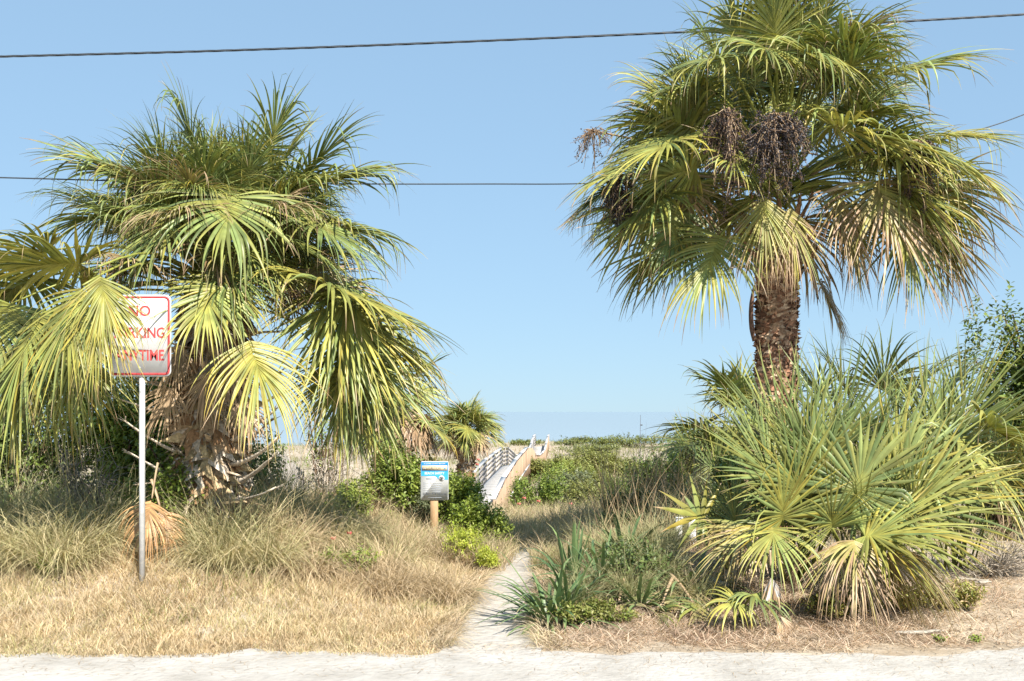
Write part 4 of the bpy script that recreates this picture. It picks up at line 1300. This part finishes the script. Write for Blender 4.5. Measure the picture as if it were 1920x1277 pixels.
TC_A = [c3(.24, .24, .12), c3(.52, .45, .28), c3(.28, .32, .14), c3(.66, .56, .38)]
TC_B = [c3(.26, .19, .12), c3(.54, .43, .30), c3(.30, .23, .14), c3(.66, .54, .40)]
TC_G = [c3(.20, .25, .12), c3(.30, .33, .17), c3(.38, .36, .20)]
TM = [tussock_mesh(760, .80, .42, TC_A), tussock_mesh(760, .74, .5, TC_B, curve=(1.4, 3.0)), tussock_mesh(640, .85, .36, TC_G, curve=(.6, 1.8), upright=.1)]
tproto = {}
TL = [(1085, 7.25, 2, .5, 'dark green tussock between the two front strap-leaved plants'), (10, 7.65, 0, .9, 'front pale tussock at the lower left behind the dry lawn'), (115, 7.6, 0, .85, 'front pale tussock between the little green weed and the sign post'),
      (200, 8.6, 2, .95, 'green tussock behind the dry orange frond on its left'), (330, 8.5, 2, .85, 'green tussock behind the dry orange frond on its right'),
      (420, 7.7, 0, .8, 'front pale tussock right of the dry orange frond'), (500, 7.8, 0, .85, 'front pale tussock below the stub-covered trunk on its right'),
      (575, 7.8, 1, .75, 'front brown tussock left of the bright green weed'), (720, 7.7, 1, .66, 'front brown tussock right of the bright green weed'),
      (1120, 7.5, 2, .55, 'dark green tussock at the left front of the cut frond heap'), (1180, 7.35, 2, .5, 'dark green tussock at the middle front of the cut frond heap'),
      (1235, 7.6, 2, .6, 'dark green tussock left of the bare log'), (1300, 7.3, 2, .5, 'dark green tussock at the right front of the cut frond heap'),
      (70, 7.9, 0, 1.0, 'pale arching grass tussock at far left'), (-60, 8.1, 0, 1.05, 'grass tussock cut by the left picture edge'),
      (165, 8.0, 0, .95, 'pale arching grass tussock left of the sign post'), (30, 9.0, 2, 1.0, 'greener tall tussock behind the far left tussock'),
      (130, 9.2, 2, .95, 'greener tall tussock behind the sign-side tussock'), (395, 8.0, 2, .85, 'upright grey-green tussock at the foot of the stubby palm'),
      (455, 8.2, 0, .95, 'pale tussock right of the stubby palm foot'), (540, 8.4, 1, .85, 'brownish tussock in the middle of the left bank'),
      (620, 8.9, 0, .8, 'pale tussock behind the bright green weed'), (700, 8.1, 1, .78, 'brown arching tussock below the beach safety sign'),
      (775, 7.9, 1, .72, 'dense brown arching tussock left of the path'), (838, 7.8, 1, .74, 'brown tussock hanging over the path edge'),
      (570, 9.8, 0, .95, 'tussock behind the middle of the left bank'), (670, 9.7, 0, .75, 'tussock in front of the dark glossy shrub'),
      (500, 9.4, 0, 1.0, 'tussock behind the right of the palm foot'), (645, 11.8, 1, 1.05, 'rounded brown tussock in the far dry grass left of the sign'),
      (480, 10.8, 0, 1.0, 'dry tussock below the weathered fence'), (735, 8.7, 0, .62, 'tussock between the beach sign shrub and the brown tussocks'),
      (1190, 8.4, 2, .75, 'dark green grass tussock in the shade behind the cut fronds'), (1240, 8.9, 2, .75, 'green tussock in front of the two white posts'),
      (1120, 8.9, 2, .6, 'green tussock beside the path behind the strap-leaved plant'), (1330, 9.6, 2, .8, 'green tussock right of the white posts')]
for k, (px, Y, kind, s, lab) in enumerate(TL):
    o = thing('grass_tussock', lab, 'grass tussock', gp(px, Y), 'grass tussocks along the path')
    o.rotation_euler = (0, 0, RNG.uniform(0, 6.28))
    o.scale = (s, s, s * RNG.uniform(.95, 1.25))
    c = bpy.data.objects.new('blades', TM[kind])
    COL.objects.link(c)
    c.parent = o
    c['kind'] = 'stuff'


RNG = np.random.default_rng(108)
# strap-leaved plants right of the path
def strap_plant(base, label, n, ln, w, cols, el=(20, 80)):
    o = thing('strap_leaf_plant', label, 'plant', base, 'strap-leaved plants right of the path')
    for k in range(n):
        mb = MB()
        az = k * 2.39996 + RNG.normal(0, .2)
        e = radians(RNG.uniform(*el))
        d = np.array([cos(az) * cos(e), sin(az) * cos(e), sin(e)])
        L = ln * RNG.uniform(.6, 1.1)
        p = base + np.array([cos(az), sin(az), 0]) * .05 * RNG.random()
        Vv, Cc = [], []
        N = 8
        cl = lerp(cols[0], cols[1], RNG.random())
        sag = RNG.uniform(.7, 2.4)
        for q in range(N + 1):
            t = q / N
            s = unit(np.cross(d, UP))
            u = np.cross(s, d)
            ww = w * min(1, .55 + 1.2 * t) * (1 - t ** 3) * .5 + .001
            Vv += [p - s * ww + u * ww * .35, p, p + s * ww + u * ww * .35]
            Cc += [lerp(cl, TAN, max(0, (t - .88) / .12))] * 3
            p = p + d * L / N
            d = unit(d + G * (sag * t / N * 2) + RNG.normal(0, .03, 3))
        qd = [(a * 3 + e_, a * 3 + e_ + 1, a * 3 + e_ + 4, a * 3 + e_ + 3) for a in range(N) for e_ in range(2)]
        mb.add(Vv, qd, None, Cc)
        part('leaf', mb, M_FROND, o)
    return o


SD = [c3(.07, .13, .05), c3(.18, .25, .10)]
strap_plant(gp(1030, 7.0), 'nearest strap-leaved green plant leaning over the sandy path', 64, .62, .030, SD, (4, 62))
strap_plant(gp(1065, 7.15), 'low strap-leaved plant between the path and the roadside weeds', 40, .55, .030, SD, (8, 62))
strap_plant(gp(1075, 8.0), 'strap-leaved plant behind the nearest one with upright blades', 26, .62, .034, SD, (35, 85))
strap_plant(gp(1130, 7.6), 'strap-leaved plant at the left end of the cut frond heap', 44, .62, .032, SD, (10, 65))
strap_plant(gp(1200, 7.2), 'sprawling strap-leaved plant along the front of the cut frond heap', 40, .5, .028, SD, (6, 50))
strap_plant(gp(1290, 7.5), 'strap-leaved plant under the yellow seedling leaf', 36, .55, .03, SD, (8, 60))
strap_plant(gp(1170, 8.3), 'tall strap-leaved plant behind the cut frond heap', 22, .62, .032, SD, (40, 85))

# red wildflowers
FL = [(488, 965, 9.3, 'red flower head in the dry grass right of the palm stubs'), (545, 985, 9.0, 'dark red flower head beside the first one in the dry grass'),
      (625, 1010, 8.4, 'pink-red flower head above the brown tussock'), (655, 1000, 8.6, 'dark red flower head right of the pink-red one'),
      (895, 871, 26, 'red flower left of the boardwalk rail, lower of two'), (897, 862, 26, 'red flower left of the boardwalk rail, upper of two'),
      (973, 945, 18, 'red flower at the left of the field edge'), (983, 934, 20, 'red flower below the round boardwalk bush'), (1070, 945, 18, 'red flower in the tan field at right'),
      (929, 972, 14, 'faint red flower at the edge of the bright shrub'), (1010, 940, 20, 'small red flower below the boardwalk bush at its right')]
for px, py, Y, lab in FL:
    p = P(px, py, Y)
    o = thing('wildflower', lab, 'flower', (p[0], p[1], float(ground_z(p[0], p[1]))), 'red wildflowers in the dune grass')
    s = .021 * max(1, Y / 12)
    mb = MB()
    for k in range(9):
        az = k * 2 * pi / 9
        d = np.array([cos(az), sin(az) * .7, .5 * sin(az * 2) + .2])
        sd = unit(np.cross(d, [0.2, -1, .4]))
        mb.add([p, p + d * s * .7 + sd * s * .35, p + d * s * 1.2, p + d * s * .7 - sd * s * .35], [(0, 1, 2, 3)], None, lerp(c3(.50, .06, .06), c3(.60, .20, .16), RNG.random()))
    part('petals', mb, M_SHRUB, o)
    mb = MB()
    mb.tube(np.linspace(np.array(o.location), p, 4), .003 * max(1, Y / 12), 4, c3(.2, .22, .09))
    part('stalk', mb, M_WOODY, o)


# ================================================================== SIGNS
def text_mesh(txt, w, h, mat, depth=.001, bold=.0):
    cu = bpy.data.curves.new('lettering', 'FONT')
    cu.body = txt
    cu.size = 1
    cu.offset = bold
    cu.extrude = .5
    cu.resolution_u = 3
    ob = bpy.data.objects.new('tmp', cu)
    COL.objects.link(ob)
    dg = bpy.context.evaluated_depsgraph_get()
    me = bpy.data.meshes.new_from_object(ob.evaluated_get(dg))
    bpy.data.objects.remove(ob)
    bpy.data.curves.remove(cu)
    co = np.zeros(len(me.vertices) * 3)
    me.vertices.foreach_get('co', co)
    co = co.reshape(-1, 3)
    lo, hi = co.min(0), co.max(0)
    co = (co - (lo + hi) / 2) / np.maximum(hi - lo, 1e-6) * [w, h, depth]
    # plate plane: x right, z up, facing -Y
    V = np.stack([co[:, 0], -co[:, 2], co[:, 1]], -1)
    me.vertices.foreach_set('co', V.ravel())
    me.materials.clear()
    me.materials.append(mat)
    me.update()
    return me


def rounded(w, h, r, seg=6):
    pts = []
    for cx, cz, a0 in ((w / 2 - r, h / 2 - r, 0), (-w / 2 + r, h / 2 - r, 90), (-w / 2 + r, -h / 2 + r, 180), (w / 2 - r, -h / 2 + r, 270)):
        for k in range(seg + 1):
            a = radians(a0 + 90 * k / seg)
            pts.append((cx + r * cos(a), cz + r * sin(a)))
    return np.array(pts)


def plate(mb, pts, y0, y1):
    n = len(pts)
    V = np.concatenate([np.stack([pts[:, 0], np.full(n, y0), pts[:, 1]], -1), np.stack([pts[:, 0], np.full(n, y1), pts[:, 1]], -1)])
    q = [(k, (k + 1) % n, n + (k + 1) % n, n + k) for k in range(n)]
    t = [(0, k + 1, k) for k in range(1, n - 1)] + [(n, n + k, n + k + 1) for k in range(1, n - 1)]
    mb.add(V, q, t)


def ring(mb, po, pi_, y0, y1):
    n = len(po)
    V = np.concatenate([np.stack([po[:, 0], np.full(n, y0), po[:, 1]], -1), np.stack([pi_[:, 0], np.full(n, y0), pi_[:, 1]], -1),
                        np.stack([po[:, 0], np.full(n, y1), po[:, 1]], -1), np.stack([pi_[:, 0], np.full(n, y1), pi_[:, 1]], -1)])
    q = []
    for k in range(n):
        m = (k + 1) % n
        q += [(k, m, n + m, n + k), (k, 2 * n + k, 2 * n + m, m), (n + k, n + m, 3 * n + m, 3 * n + k)]
    mb.add(V, q)


def local_part(name, me_or_mb, mat, parent, loc=(0, 0, 0)):
    me = me_or_mb.data(name, mat) if isinstance(me_or_mb, MB) else me_or_mb
    o = bpy.data.objects.new(name, me)
    COL.objects.link(o)
    o.parent = parent
    o.location = loc
    return o


# NO PARKING ANYTIME
SY_ = 7.3
sb = gp(264, SY_)
ns = thing('no_parking_sign', 'white and red no parking sign on a round galvanised post, partly behind palm leaves', 'road sign', sb)
zc = P(262, 629.5, SY_)[2] - sb[2]
xo = P(262, 629, SY_)[0] - sb[0]
mb = MB()
mb.tube(np.stack([[0, .027, -.2], [0, .027, 1.0], [0, .027, zc + .27]]), .0215, 14)
local_part('post', mb, M_GALV, ns)
w, h = 118 * SY_ / F, 153 * SY_ / F
mb = MB()
plate(mb, rounded(w, h, .042), 0, -.0025)
pl_ = local_part('sign_plate', mb, M_SIGNW, ns, (xo, 0, zc))
mb = MB()
ring(mb, rounded(w - .018, h - .018, .036), rounded(w - .052, h - .052, .024), -.0036, -.0024)
local_part('border', mb, M_RED, pl_)
for txt, py, wpx in (('NO', 583, 41), ('PARKING', 624, 94), ('ANYTIME', 666, 92)):
    me = text_mesh(txt, wpx * SY_ / F, 20.5 * SY_ / F, M_RED, .001, .022)
    local_part('lettering', me, None, pl_, (0, -.0031, P(0, py, SY_)[2] - sb[2] - zc))
for dz in (.235, -.235):
    mb = MB()
    mb.tube(np.stack([[0, -.0024, 0], [0, -.007, 0]]), .007, 8)
    local_part('bolt', mb, M_GALV, pl_, (0, 0, dz))

# BEACH SAFETY sign
BY = 11.0
bb = gp(814, BY)
bs = thing('beach_safety_sign', 'small blue and white beach safety caution sign on a wooden post beside the path', 'sign', bb)
mb = MB()
zt = P(815, 868, BY)[2]
mb.box((0, .024, (zt - bb[2]) / 2 - .1), (.085, .04, zt - bb[2] + .2))
local_part('post', mb, M_POST, bs)
w, h = 52 * BY / F, 73 * BY / F
zc = P(815, 901.5, BY)[2] - bb[2]
mb = MB()
plate(mb, rounded(w, h, .018), 0, -.003)
bp_ = local_part('sign_plate', mb, M_SIGNW, bs, (P(815, 900, BY)[0] - bb[0], 0, zc))
k_ = BY / F
Z = lambda py: -(py - 901.5) * k_
mb = MB()                                   # blue head with a curved lower edge
xs = np.linspace(-w / 2 + .004, w / 2 - .004, 22)
low = np.where(xs < 0, Z(892.5), Z(892.5) + (Z(899.5) - Z(892.5)) * sstep(xs, 0, .06))
top = np.full(22, Z(866.3))
n = 22
V = np.concatenate([np.stack([xs, 0 * xs - .0042, top], -1), np.stack([xs, 0 * xs - .0042, low], -1)])
mb.add(V, [(k, n + k, n + k + 1, k + 1) for k in range(n - 1)])
local_part('blue_panel', mb, M_BLUE, bp_)
mb = MB()
V2 = V.copy()
V2[:, 1] = -.0048
V2[:n, 2] = Z(884)
mb.add(V2, [(k, n + k, n + k + 1, k + 1) for k in range(n - 1)])
local_part('light_blue_panel', mb, M_CYAN, bp_)
mb = MB()
mb.box((0, -.0050, Z(877.6)), (w - .026, .0008, 9.5 * k_))
local_part('tan_band', mb, M_TANP, bp_)
for txt, py, wp, hp, mt in (('ST. JOHNS COUNTY BEACHES', 869.6, 40, 2.6, M_SIGNW), ('CAUTION', 877.6, 22, 5.6, M_INK), ('BEACH SAFETY', 887.2, 37, 4.8, M_SIGNW), ('ENJOY THE BEACH!', 926.6, 44, 4.2, M_INK)):
    local_part('lettering', text_mesh(txt, wp * k_, hp * k_, mt, .0008, 0. if mt is M_INK else .02), None, bp_, (0, -.0058, Z(py)))
mb = MB()
for k in range(6):                           # the small print that cannot be read
    mb.box((.012 + .006 * (k % 2), -.0036, Z(905.5 + 3.4 * k)), (w * (.42 - .05 * (k % 3)), .0008, 1.3 * k_))
    mb.box((-w * .31, -.0036, Z(905.5 + 3.4 * k)), (w * .20, .0008, .9 * k_))
mb.box((-w * .1, -.0036, Z(897)), (w * .42, .0008, .9 * k_))
mb.box((-w * .1, -.0036, Z(899)), (w * .40, .0008, .9 * k_))
mb.box((0, -.0036, Z(933)), (w * .5, .0008, .8 * k_))
local_part('small_print', mb, M_GREYINK, bp_)
mb = MB()                                   # round emblem with a turtle
a = np.arange(24) / 24 * 2 * pi
ex, ez = .25 * w, Z(897)
plate(mb, np.stack([ex + .032 * np.cos(a), ez + .032 * np.sin(a)], -1), -.0050, -.0056)
em = local_part('emblem', mb, M_SIGNW, bp_)
mb = MB()
for cx, cz, rx2, rz2, rot in ((0, 0, .012, .016, -.4), (.009, .019, .005, .006, 0), (-.014, .010, .012, .0045, .6), (.016, .004, .011, .0045, -.9), (-.010, -.014, .008, .003, -.7), (.008, -.016, .008, .003, .9)):
    x_, z_ = rx2 * np.cos(a), rz2 * np.sin(a)
    plate(mb, np.stack([ex + cx + x_ * cos(rot) - z_ * sin(rot), ez + cz + x_ * sin(rot) + z_ * cos(rot)], -1), -.0056 - .0002 * abs(cx) * 10, -.0064 - .0002 * abs(cz) * 10)
local_part('turtle', mb, M_INK, em)
for sx_, mt in ((-.36, M_GREYINK), (.37, M_CYAN)):   # little pictograms at both ends of the band
    mb = MB()
    for q in range(3):
        x_, z_ = (.010 - .002 * q) * np.cos(a), (.0055 - .001 * q) * np.sin(a)
        plate(mb, np.stack([sx_ * w + (q - 1) * .007 + x_, Z(879) + (q % 2) * .006 + z_], -1), -.0054 - .0004 * q, -.0058 - .0004 * q)
    local_part('pictogram', mb, mt, bp_)
mb = MB()
mb.tube(np.stack([[0, -.003, 0], [0, -.007, 0]]), .005, 8)
local_part('bolt', mb, M_DARKM, bp_, (0, 0, Z(935.5)))

# two white posts half hidden behind the yellow leaf
for px, wd, lab in ((1273, .055, 'left of two short white posts behind the blotched yellow palmetto leaf'), (1298, .06, 'right of two short white posts behind the blotched yellow palmetto leaf')):
    b = gp(px, 9.4)
    o = thing('white_post', lab, 'post', b, 'white posts behind the yellow leaf')
    mb = MB()
    top = P(px, 972, 9.4)[2]
    mb.box((b[0], b[1], (top + b[2]) / 2 - .05), (wd, wd, top - b[2] + .1))
    part('shaft', mb, M_WPOST, o)
    mb = MB()
    mb.box((b[0], b[1], top + .006), (wd + .012, wd + .012, .012))
    part('cap', mb, M_WPOST, o)

# thin pole on the dune, far right of the boardwalk
b = gp(1199, 30)
o = thing('thin_pole', 'thin dark pole with a small knob rising behind the leafy bush against the sea', 'pole', b)
mb = MB()
mb.tube(np.stack([b, lerp(b, P(1200, 778, 30), .6), P(1201, 778, 30)]), (.014, .011, .006), 6, c3(.06, .06, .07))
part('rod', mb, M_DARKM, o)
mb = MB()
q = P(1203, 797, 30)
mb.box(q, (.05, .04, .035))
part('knob', mb, M_DARKM, o)

# pale bits of driftwood on the right sand
for px, py, Y, ln, az, lab in ((1842, 1107, 8.2, .16, .2, 'whitish piece of broken board on the right sand'), (1820, 1090, 8.4, .30, -.5, 'pale grey driftwood strip behind the broken board'),
                               (1725, 1195, 6.6, .34, .1, 'bleached stick in the litter below the front palmetto')):
    g = gp(px, Y)
    o = thing('driftwood', lab, 'driftwood', g, 'bleached driftwood on the right bank')
    mb = MB()
    d = np.array([cos(az), sin(az), .02])
    t = np.linspace(0, 1, 6)[:, None]
    mb.tube(g + UP * .03 + d * (t - .5) * ln + RNG.normal(0, .004, (6, 3)), np.interp(t[:, 0], [0, .3, 1], [.012, .028, .014]), 6, c3(.36, .33, .28), .5)
    part('wood', mb, M_WOODY, o)


# weathered fence behind the palm trunk
b = gp(545, 13.2)
fo = thing('wooden_fence', 'weathered grey slatted fence panel sloping down behind the bare twigs', 'fence', b)
for k in range(13):
    px = 522 + k * 3.9
    top = P(px, 846 + max(0, k - 1.5) * 3.6, 13.2 + k * .02)
    g = gp(px, 13.2 + k * .02)
    mb = MB()
    mb.box((top[0], top[1], (top[2] + g[2]) / 2), (.022, .012, top[2] - g[2]), None, c3(1, 1, 1) * RNG.uniform(.55, .8))
    part('slat', mb, M_GREYWOOD, fo)
mb = MB()
mb.beam(P(520, 872, 13.22), P(572, 905, 13.48), .02, .05, c3(.7, .7, .7))
part('rail', mb, M_GREYWOOD, fo)


RNG = np.random.default_rng(109)
# ================================================================== BOARDWALK
bw0 = np.array([-1.2, 30., float(ground_z(-1.2, 30))])
bw = thing('boardwalk', 'weathered wooden dune walkover rising to a crest, bleached deck and handrails', 'boardwalk', bw0)
ST = np.array([30, 34.5, 41, 45.5, 50, 54, 60, 66, 72, 78, 82, 86, 90.])
RT_ = np.array([-2.65, -2.29, -2.0, -1.90, -1.82, -1.97, -2.6, -2.9, -3.0, -3.0, -2.6, -2.12, -2.05]) + CAMZ
HR = .95                                    # handrail above deck
cx_ = lambda Y: -1.2 + (Y - 30) * .0655
HW = .62
deck = lambda Y: np.interp(Y, ST, RT_) - HR
wcol = lambda lo=.85, hi=1.15: c3(1, 1, 1) * RNG.uniform(lo, hi)
plank_data = {}
pb_ = []
for k in range(6):
    m = MB()
    m.box((0, 0, 0), (HW * 2 + .16, .143, .036), None, wcol(.8, 1.1))
    pb_.append(m.data('deck_plank', M_PALEWOOD))
Y = 30.0
cnt = 0
while Y < 70 and cnt < 290:
    o = bpy.data.objects.new('deck_plank', pb_[cnt % 6])
    COL.objects.link(o)
    o.parent = bw
    sl = (deck(Y + .1) - deck(Y - .1)) / .2
    o.location = tuple(np.array([cx_(Y), Y, deck(Y)]) - bw0)
    o.rotation_euler = (math.atan(sl), 0, -.0655 + RNG.normal(0, .002))
    Y += .15
    cnt += 1
m = MB()
m.beam((cx_(70), 70, deck(70) - .02), (cx_(78), 78, deck(78) - .02), HW * 2, .04, wcol())
part('far_deck', m, M_PALEWOOD, bw)
for k in range(26):                          # stair treads and risers of the far flight
    Yk = 79 + k * .3
    m = MB()
    m.box((cx_(Yk), Yk, deck(Yk)), (HW * 2, .24, .05), None, wcol(.8, 1.1))
    part('stair_tread', m, M_PALEWOOD, bw)
for side in (-1, 1):
    for a, b_ in zip(range(len(ST) - 1), range(1, len(ST))):
        A = np.array([cx_(ST[a]) + side * HW, ST[a], RT_[a]])
        B = np.array([cx_(ST[b_]) + side * HW, ST[b_], RT_[b_]])
        m = MB()
        m.beam(A + UP * .02, B + UP * .02, .16, .04, wcol(.9, 1.15))
        part('handrail', m, M_PALEWOOD, bw)
        far = ST[a] >= 66
        # horizontal boards on the inside
        for q in range(4):
            z = HR * (.18 + .21 * q)
            m = MB()
            m.beam(A - UP * (HR - z) - np.array([side * .05, 0, 0]), B - UP * (HR - z) - np.array([side * .05, 0, 0]), .03, .13, wcol(.75, 1.05))
            part('rail_board', m, M_GREYWOOD, bw)
        m = MB()
        m.beam(A - UP * (HR + .12), B - UP * (HR + .12), .045, .22, wcol(.8, 1.))
        part('side_beam', m, M_NEWWOOD if side > 0 else M_GREYWOOD, bw)
    Yp = 30.05
    while Yp < 89:
        m = MB()
        x = cx_(Yp) + side * (HW + .045)
        zt = np.interp(Yp, ST, RT_)
        zb = float(ground_z(x, Yp)) - .2
        m.box((x, Yp, (zt + zb) / 2), (.09, .09, zt - zb), None, wcol(.75, 1.))
        part('post', m, M_GREYWOOD if side < 0 else M_NEWWOOD, bw)
        Yp += 2.2
# vertical boards on the outer right face
vb = []
Y = 30.0
while Y < 57.5:
    x = cx_(Y) + HW + .115
    zt = np.interp(Y, ST, RT_) - .005
    zb = zt - HR - .35
    m = MB()
    m.box((x, Y, (zt + zb) / 2), (.022, .172, zt - zb), None, wcol(.72, 1.15))
    part('side_plank', m, M_NEWWOOD, bw)
    Y += .18
# a thin pale kick rail outside on the right
for a, b_ in ((36, 41), (41, 46), (46, 50)):
    m = MB()
    m.beam((cx_(a) + HW + .15, a, deck(a) + .12), (cx_(b_) + HW + .15, b_, deck(b_) + .12), .05, .05, wcol(1., 1.1))
    part('kick_rail', m, M_PALEWOOD, bw)


# ================================================================== WIRES
def smooth_curve(pts, n=160):
    pts = np.asarray(pts, float)
    m = len(pts)
    out = []
    tt = np.linspace(0, m - 1.0001, n)
    for t in tt:
        i = int(t)
        u = t - i
        p0, p1, p2, p3 = pts[max(i - 1, 0)], pts[i], pts[min(i + 1, m - 1)], pts[min(i + 2, m - 1)]
        out.append(.5 * ((2 * p1) + (p2 - p0) * u + (2 * p0 - 5 * p1 + 4 * p2 - p3) * u * u + (3 * p1 - p0 - 3 * p2 + p3) * u ** 3))
    return np.array(out)


c = smooth_curve([P(-300, 113, 12.0), P(0, 106, 12.0), P(400, 95.5, 12.0), P(800, 81, 12.0), P(1240, 62, 12.0), P(1600, 45, 12.0), P(1920, 27, 12.0), P(2300, 3, 12.0)], 700)
o = thing('power_cable', 'thick twisted overhead cable crossing high behind the tall palm crown', 'power line', c[0], 'overhead wires')
for k in range(3):
    ph = np.linspace(0, 700 / 700 * 2 * pi * 26, 700) + k * 2 * pi / 3
    m = MB()
    m.tube(c + np.stack([0 * ph, np.cos(ph) * .0056, np.sin(ph) * .0056], -1), .0092, 6)
    part('strand', m, M_WIRE, o, True)
c = smooth_curve([P(-300, 326, 8.6), P(0, 333, 8.5), P(300, 341, 8.45), P(600, 344.5, 8.7), P(900, 345, 9.3), P(1130, 343, 10.0), P(1400, 325, 10.4), P(1650, 289, 10.6), P(1830, 245, 10.6), P(1960, 199, 10.6), P(2250, 80, 10.6)], 260)
o = thing('power_cable', 'thin single wire sagging across the picture through both palm crowns', 'power line', c[0], 'overhead wires')
m = MB()
m.tube(c, .0062, 6)
part('strand', m, M_WIRE, o, True)

# grit and shell crumbs on the road
n = 7000
x, y = U(-3.6, 4.4, n), U(5.0, 6.3, n)
k_ = n2(x, y, 2.7, 8.) + RNG.normal(0, .5, n) > -.1
x, y = x[k_], y[k_]
n = len(x)
mbp = MB()
r_ = U(.002, .006, n)
ctr = np.stack([x, y, ground_z(x, y) + .007], -1)
oc = np.array([[1, 0, 0], [-1, 0, 0], [0, 1, 0], [0, -1, 0], [0, 0, .8], [0, 0, -.5]], float)
V = ctr[:, None] + oc[None] * r_[:, None, None] * U(.6, 1.4, n * 6).reshape(n, 6, 1)
ft = np.array([[0, 2, 4], [2, 1, 4], [1, 3, 4], [3, 0, 4], [2, 0, 5], [1, 2, 5], [3, 1, 5], [0, 3, 5]])
tr = (np.arange(n)[:, None, None] * 6 + ft[None]).reshape(-1, 3)
cg = np.asarray([c3(.20, .18, .15), c3(.5, .46, .4), c3(.3, .25, .2), c3(.12, .11, .1)])[RNG.integers(0, 4, n)]
link('road_grit', mesh_data('road_grit', V.reshape(-1, 3), None, tr, np.repeat(cg, 6, 0), mats=(M_WOODY,)), kind='stuff')
